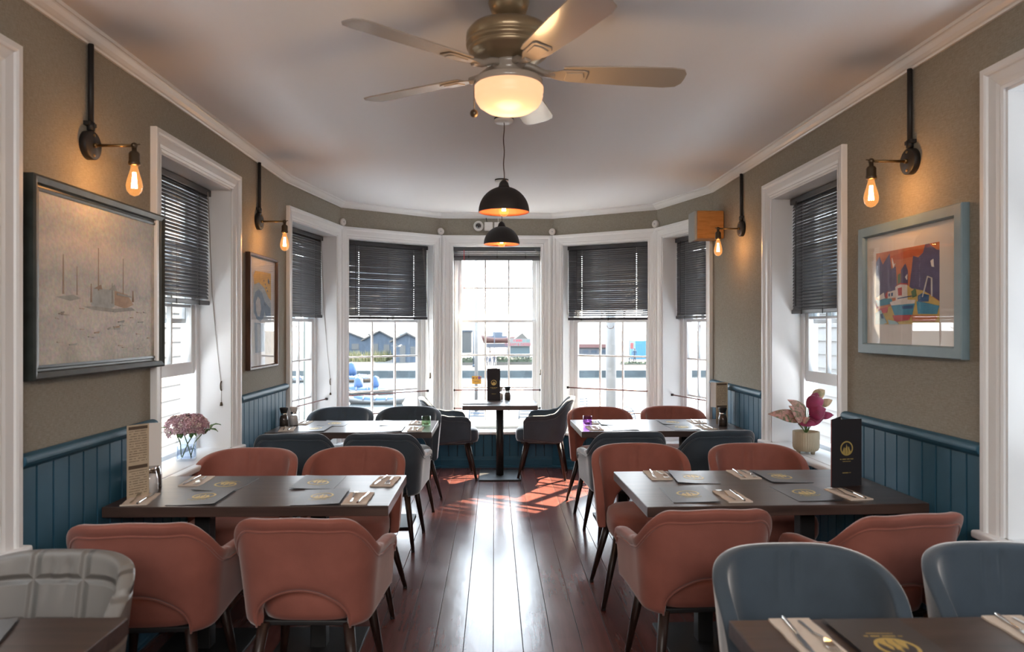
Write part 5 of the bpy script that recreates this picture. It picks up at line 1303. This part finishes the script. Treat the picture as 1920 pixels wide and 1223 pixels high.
# hedges and planters
HG = mat('hedge_leaves', (.022, .032, .018), .8, var=.5, vscale=2)
def hedge(x0, x1, y0, y1, Y, label):
    a, b = at(x0, y1, Y), at(x1, y0, Y); t = thing('hedge', label, 'hedge', ((a.x + b.x) / 2, Y, GZ), 0, 'hedges on the far quay'); w_ = b.x - a.x; h_ = b.z - GZ; r = random.Random(int(x0)); mb = MB()
    for k in range(420):
        c = Vector((r.uniform(-w_ / 2, w_ / 2), r.uniform(0, 1.6), r.uniform(.25, 1) * h_)); s = r.uniform(.10, .20); q = Matrix.Translation(c) @ Matrix.Rotation(r.uniform(0, 6), 4, Vector((r.random(), r.random(), r.random() + .01)))
        mb.add([(-s, 0, 0), (0, -s * .6, 0), (s, 0, 0), (0, s * .6, .02)], [(0, 1, 2, 3)], 0, False, q)
    mb.bb((-w_ / 2, .1, .1), (w_ / 2, 1.5, h_ * .8)); mb.build('foliage', HG, t)
    mb = MB(); mb.bb((-w_ / 2 - .1, -.15, 0), (w_ / 2 + .1, 1.75, h_ * .38)); mb.build('planter', mat('sleeper_planter', (.045, .041, .036), .9), t)
hedge(956, 1002, 671, 686, 85, 'long dark hedge below the ice cream kiosk'); hedge(932, 952, 670, 690, 84, 'olive hedge in a planter beside the seated visitors')
hedge(1168, 1215, 680, 697, 84, 'low hedge in a planter below the blue container'); hedge(864, 890, 672, 688, 84, 'low planting below the grey net store')
# far visitors
def person(x, Y, label, shirt, legs, pose=0):
    p = at(x, 680, Y); t = thing('person', label, 'person', (p.x, Y, GZ), 0, 'visitors on the far quay')
    me = bpy.data.meshes.new('body'); sit = pose == 1; hz = .46 if sit else .92
    V = [(0, 0, hz), (0, 0, hz + .28), (0, 0, hz + .52), (0, 0, hz + .60), (0, -.02, hz + .72), (.20, 0, hz + .50), (.25, -.02, hz + .22), (.24, -.10, hz - .02), (-.20, 0, hz + .50), (-.25, -.02, hz + .22), (-.24, -.10, hz - .02)]
    if sit: V += [(.10, -.42, .48), (.10, -.44, .05), (.10, -.58, .03), (-.10, -.42, .48), (-.10, -.44, .05), (-.10, -.58, .03)]
    else: V += [(.10, 0, .48), (.11, .02, .06), (.11, -.14, .03), (-.10, -.05, .48), (-.11, .03, .06), (-.11, -.13, .03)]
    E = [(0, 1), (1, 2), (2, 3), (3, 4), (2, 5), (5, 6), (6, 7), (2, 8), (8, 9), (9, 10), (0, 11), (11, 12), (12, 13), (0, 14), (14, 15), (15, 16)]
    R = [.15, .15, .13, .06, .105, .075, .05, .04, .075, .05, .04, .085, .05, .04, .085, .05, .04]
    me.from_pydata(V, E, []); o = bpy.data.objects.new('body', me); COL.objects.link(o); o.parent = t
    o.modifiers.new('skin', 'SKIN'); 
    for i, r in enumerate(R): me.skin_vertices[0].data[i].radius = (r, r * .8)
    me.skin_vertices[0].data[0].use_root = True
    o.modifiers.new('sub', 'SUBSURF').render_levels = 1
    m = mat('visitor_clothing', shirt, .85); nt = m.node_tree; N = nt.nodes; tc = N.new('ShaderNodeTexCoord'); sp = N.new('ShaderNodeSeparateXYZ'); nt.links.new(tc.outputs['Object'], sp.inputs[0])
    r = N.new('ShaderNodeValToRGB'); r.color_ramp.interpolation = 'CONSTANT'; mp = N.new('ShaderNodeMath'); mp.operation = 'DIVIDE'; mp.inputs[1].default_value = 1.8; nt.links.new(sp.outputs['Z'], mp.inputs[0]); nt.links.new(mp.outputs[0], r.inputs[0])
    r.color_ramp.elements[0].color = (*legs, 1); r.color_ramp.elements[1].position = (hz + .02) / 1.8; r.color_ramp.elements[1].color = (*shirt, 1); e = r.color_ramp.elements.new((hz + .57) / 1.8); e.color = (.09, .055, .04, 1)
    nt.links.new(r.outputs[0], N['Principled BSDF'].inputs['Base Color']); me.materials.append(m)
    mb = MB(); mb.sphere((0, .005, hz + .78), (.115, .12, .09), seg=10, rings=6); mb.build('hair', mat('visitor_hair', (.06, .04, .03), .9), t)
person(919, 82, 'visitor in a white top standing by the olive hedge across the water', (.10, .09, .088), (.02, .026, .04)); person(912, 83, 'visitor in dark blue sitting left of the visitor in white', (.014, .02, .034), (.01, .013, .02), 1); person(927, 83, 'visitor in navy sitting right of the visitor in white', (.016, .02, .03), (.034, .034, .04), 1)
person(1190, 91, 'visitor in blue walking below the red signboard', (.016, .03, .05), (.01, .013, .024))
# dinghies on the water
DB = mat('dinghy_cover_blue', (.008, .032, .085), .7, var=.25, vscale=5); DW = mat('dinghy_white', (.075, .075, .074), .5); TAN = mat('dinghy_tan', (.06, .046, .033), .7)
def dinghy(x, ybase, z, L, rz, label, sails=(), hm=DW):
    p = ground(x, ybase, z); t = thing('covered_dinghy', label, 'boat', (p.x, p.y, z), math.radians(rz), 'moored dinghies')
    mb = MB(); hull(mb, L, L * .34, .36, -.10); mb.build('hull', hm, t)
    mb = MB(); n = 8; vs = []
    for i in range(n + 1):
        s = i / n; b = L * .165 * (1 - (2 * s - 1) ** 4 * .8)
        for j in range(7):
            a = PI * j / 6; vs.append((-L * .46 + L * .92 * s, b * math.cos(a), .26 + .30 * math.sin(a) * (1 - .3 * s) + .02 * math.sin(9 * s)))
    mb.add(vs, [(i * 7 + j, i * 7 + j + 1, (i + 1) * 7 + j + 1, (i + 1) * 7 + j) for i in range(n) for j in range(6)] + [tuple(range(7)), tuple(reversed(range(n * 7, n * 7 + 7)))], 0, True); c = mb.build('cover', DB, t)
    mb = MB()
    for s in (.25, .5, .75): mb.tube([(-L * .46 + L * .92 * s, L * .17 * math.cos(PI * j / 6), .275 + .30 * math.sin(PI * j / 6) * (1 - .3 * s)) for j in range(7)], .05, 5)
    mb.build('strap', DW, c)
    for sx, h_, r in sails:
        mb = MB(); mb.lathe([(0, .3), (r, .32), (r * 1.05, h_ * .5), (r * .9, h_ * .9), (0, h_)], (sx, 0, 0), 12); mb.build('furled_sail', DB, t)
dinghy(660, 712, -3.5, 3.0, 10, 'dinghy with an upright blue sail cover, farthest of those left of the bay centre', ((.0, 1.7, .42),)); dinghy(668, 716, -3.5, 3.2, 4, 'tan dinghy without upright covers, left of the bay centre', (), TAN)
dinghy(690, 738, -3.5, 3.6, 5, 'dinghy with two upright blue sail covers, left of the bay centre', ((-.7, 1.25, .34), (.55, 1.35, .30))); dinghy(706, 757, -3.5, 3.3, -4, 'nearest blue covered dinghy with white straps, left of the bay centre', ())
dinghy(562, 716, -3.5, 3.4, 30, 'blue covered dinghy seen through the left side window of the bay', ())
# gulls
GW = mat('gull_white', (.12, .12, .12), .8)
def gull(x, y, Y, s, rz, label):
    p = at(x, y, Y); t = thing('seagull', label, 'gull', p, math.radians(rz), 'gulls flying over the water')
    mb = MB(); mb.sphere((0, 0, 0), (.055 * s, .17 * s, .05 * s), seg=10, rings=8); mb.sphere((0, -.17 * s, .02 * s), .04 * s, seg=8, rings=6)
    for e in (-1, 1): mb.add([(e * .03 * s, -.07 * s, .02 * s), (e * .03 * s, .07 * s, .02 * s), (e * .32 * s, .06 * s, .13 * s), (e * .62 * s, .12 * s, .05 * s), (e * .32 * s, -.05 * s, .14 * s)], [(0, 1, 2, 4), (4, 2, 3)]); 
    mb.add([(-.04 * s, .14 * s, 0), (.04 * s, .14 * s, 0), (.06 * s, .28 * s, 0), (-.06 * s, .28 * s, 0)], [(0, 1, 2, 3)])
    o = mb.build('body', GW, t); o.modifiers.new('thick', 'SOLIDIFY').thickness = .012
gull(747, 650, 40, .8, 60, 'gull flying before the rightmost navy hut'); gull(691, 628, 45, .8, 120, 'gull flying before the middle navy hut')
# white posts on the terrace
def terrace_post(x, Y, r, top, m, label, sqr=False):
    p = at(x, 700, Y); t = thing('terrace_post', label, 'post', (p.x, Y, -1.20), 0)
    mb = MB()
    if sqr: mb.bb((-r, -r, 0), (r, r, top))
    else: mb.tube([(0, 0, 0), (0, 0, top)], r, 16)
    mb.build('shaft', m, t); mb = MB(); mb.bb((-r * 1.6, -r * 1.6, 0), (r * 1.6, r * 1.6, .10)); mb.build('base_block', m, t)
WP = mat('white_post_paint', (.080, .080, .081), .6, var=.12, vscale=6)
terrace_post(1145.5, 10.2, .074, 4.4, WP, 'wide white post outside the window right of centre'); terrace_post(893, 22.4, .055, 5.2, WP, 'slim white mast outside the central window')
terrace_post(580, 9.4, .06, 4.2, mat('pale_green_paint', (.05, .06, .055), .7), 'pale green post outside the left side window', True); terrace_post(1287, 8.9, .035, 4.2, mat('dark_green_paint', (.010, .022, .024), .6), 'dark green post outside the right side window', True)
# terrace chairs
def terrace_chair(loc, rz, label, m):
    t = thing('terrace_chair', label, 'chair', loc, math.radians(rz), 'metal chairs on the terrace')
    mb = MB(); mb.tube([(-.2, -.2, .45)] + [(-.2 * math.cos(a), -.22 - .05 * math.sin(a), .45 + .40 * math.sin(a) ** .6) for a in [PI * k / 14 for k in range(1, 14)]] + [(.2, -.2, .45)], .013, 8); b = mb.build('back_hoop', m, t)
    mb = MB()
    for k in range(4): mb.box((0, -.245, .52 + k * .075), (.37 - .02 * k, .008, .028))
    mb.build('back_slat', m, b)
    mb = MB(); mb.lathe([(0, .44), (.21, .44), (.22, .455), (0, .46)], seg=20); mb.build('seat', m, t)
    for sx in (-1, 1):
        for sy in (-1, 1): mb = MB(); mb.tube([(sx * .16, sy * .16, .44), (sx * .21, sy * .21, 0)], .012, 8); mb.build('leg', m, t)
TM = mat('blue_grey_metal', (.030, .045, .062), .45, metal=.3); TB = mat('terrace_blue', (.016, .034, .062), .6)
def tc_at(x, Y): return (at(x, 700, Y).x, Y, -1.20)
terrace_chair(tc_at(1081, 20.0), 30, 'grey metal hoop chair on the terrace behind the blue armchair', TM)
terrace_chair(tc_at(1187, 16.6), 200, 'blue metal hoop chair on the terrace outside the window right of centre', TM); terrace_chair(tc_at(989, 17.4), 180, 'slatted blue metal chair on the terrace, right of the small table pedestal', TM); terrace_chair(tc_at(893, 17.6), 175, 'blue and white metal chair on the terrace, left of the small table pedestal', TB)
# sticker on the central window
p = at(893.5, 713, 7.99); t = thing('window_sticker', 'small yellow sticker with a purple dot on the central window pane', 'sticker', (p.x, 7.995, p.z), 0)
mb = MB(); mb.bb((-.052, 0, -.044), (.052, .001, .044)); f = mb.build('paper', mat('yellow_sticker', (.62, .36, .07), .7), t)
mb = MB(); Mt = Matrix.Translation((0, -.0002, 0)) @ Matrix.Rotation(PI / 2, 4, 'X'); mb.lathe([(0, 0), (.017, 0), (.017, .0005), (0, .0005)], (.032, .026, 0), 20, 0, Mt); mb.build('dot', mat('purple_dot', (.20, .09, .30), .7), f)
mb = MB(); dashes(mb, .022, .050, .018, 4, Mt @ Matrix.Translation((-.022, 0, 0)), 5); dashes(mb, -.018, .060, .010, 8, Mt, 6); mb.box((0, -.002, 0), (.098, .002, .0005), 0, Mt); mb.build('lettering', M['ink'], f)
# neighbouring walls close outside the side windows
SD = mat('white_weatherboard', (.085, .085, .084), .6, var=.06, vscale=3)
def siding(nm, label, X, y0, y1, z1, s):
    t = thing(nm, label, 'wall', (X, (y0 + y1) / 2, -.3), 0); h = (y1 - y0) / 2; mb = MB(); mb.bb((-.06, -h, 0), (.06, h, z1)); mb.build('backing', SD, t)
    mb = MB(); k = 0
    while .14 * (k + 1) < z1:
        z = .14 * k; mb.add([(s * .06, -h, z), (s * .085, -h, z), (s * .066, -h, z + .15), (s * .06, -h, z + .15), (s * .06, h, z), (s * .085, h, z), (s * .066, h, z + .15), (s * .06, h, z + .15)], [(0, 1, 2, 3), (7, 6, 5, 4), (0, 4, 5, 1), (1, 5, 6, 2), (2, 6, 7, 3), (3, 7, 4, 0)]); k += 1
    mb.build('weatherboards', SD, t)
siding('boarded_outer_wall', 'white weatherboarded wall outside the left wall window', -3.2, -4.0, 7.35, 4.6, 1)
siding('boarded_outer_wall', 'pale weatherboarded wall outside the right wall window', 3.5, -4.0, 9.2, 5.0, -1)
t = thing('outer_door_frame', 'white outer doorway beyond the weatherboards outside the left wall window', 'door frame', (-3.2, 7.75, -.3), 0)
mb = MB(); mb.bb((-.06, -.36, 0), (.06, .40, 4.0)); mb.build('panel', SD, t); mb = MB(); mb.bb((.06, -.02, 0), (.075, .02, 4.0)); mb.bb((.06, .30, 0), (.09, .40, 4)); mb.build('stile', mat('olive_stile', (.05, .045, .025), .8), t)
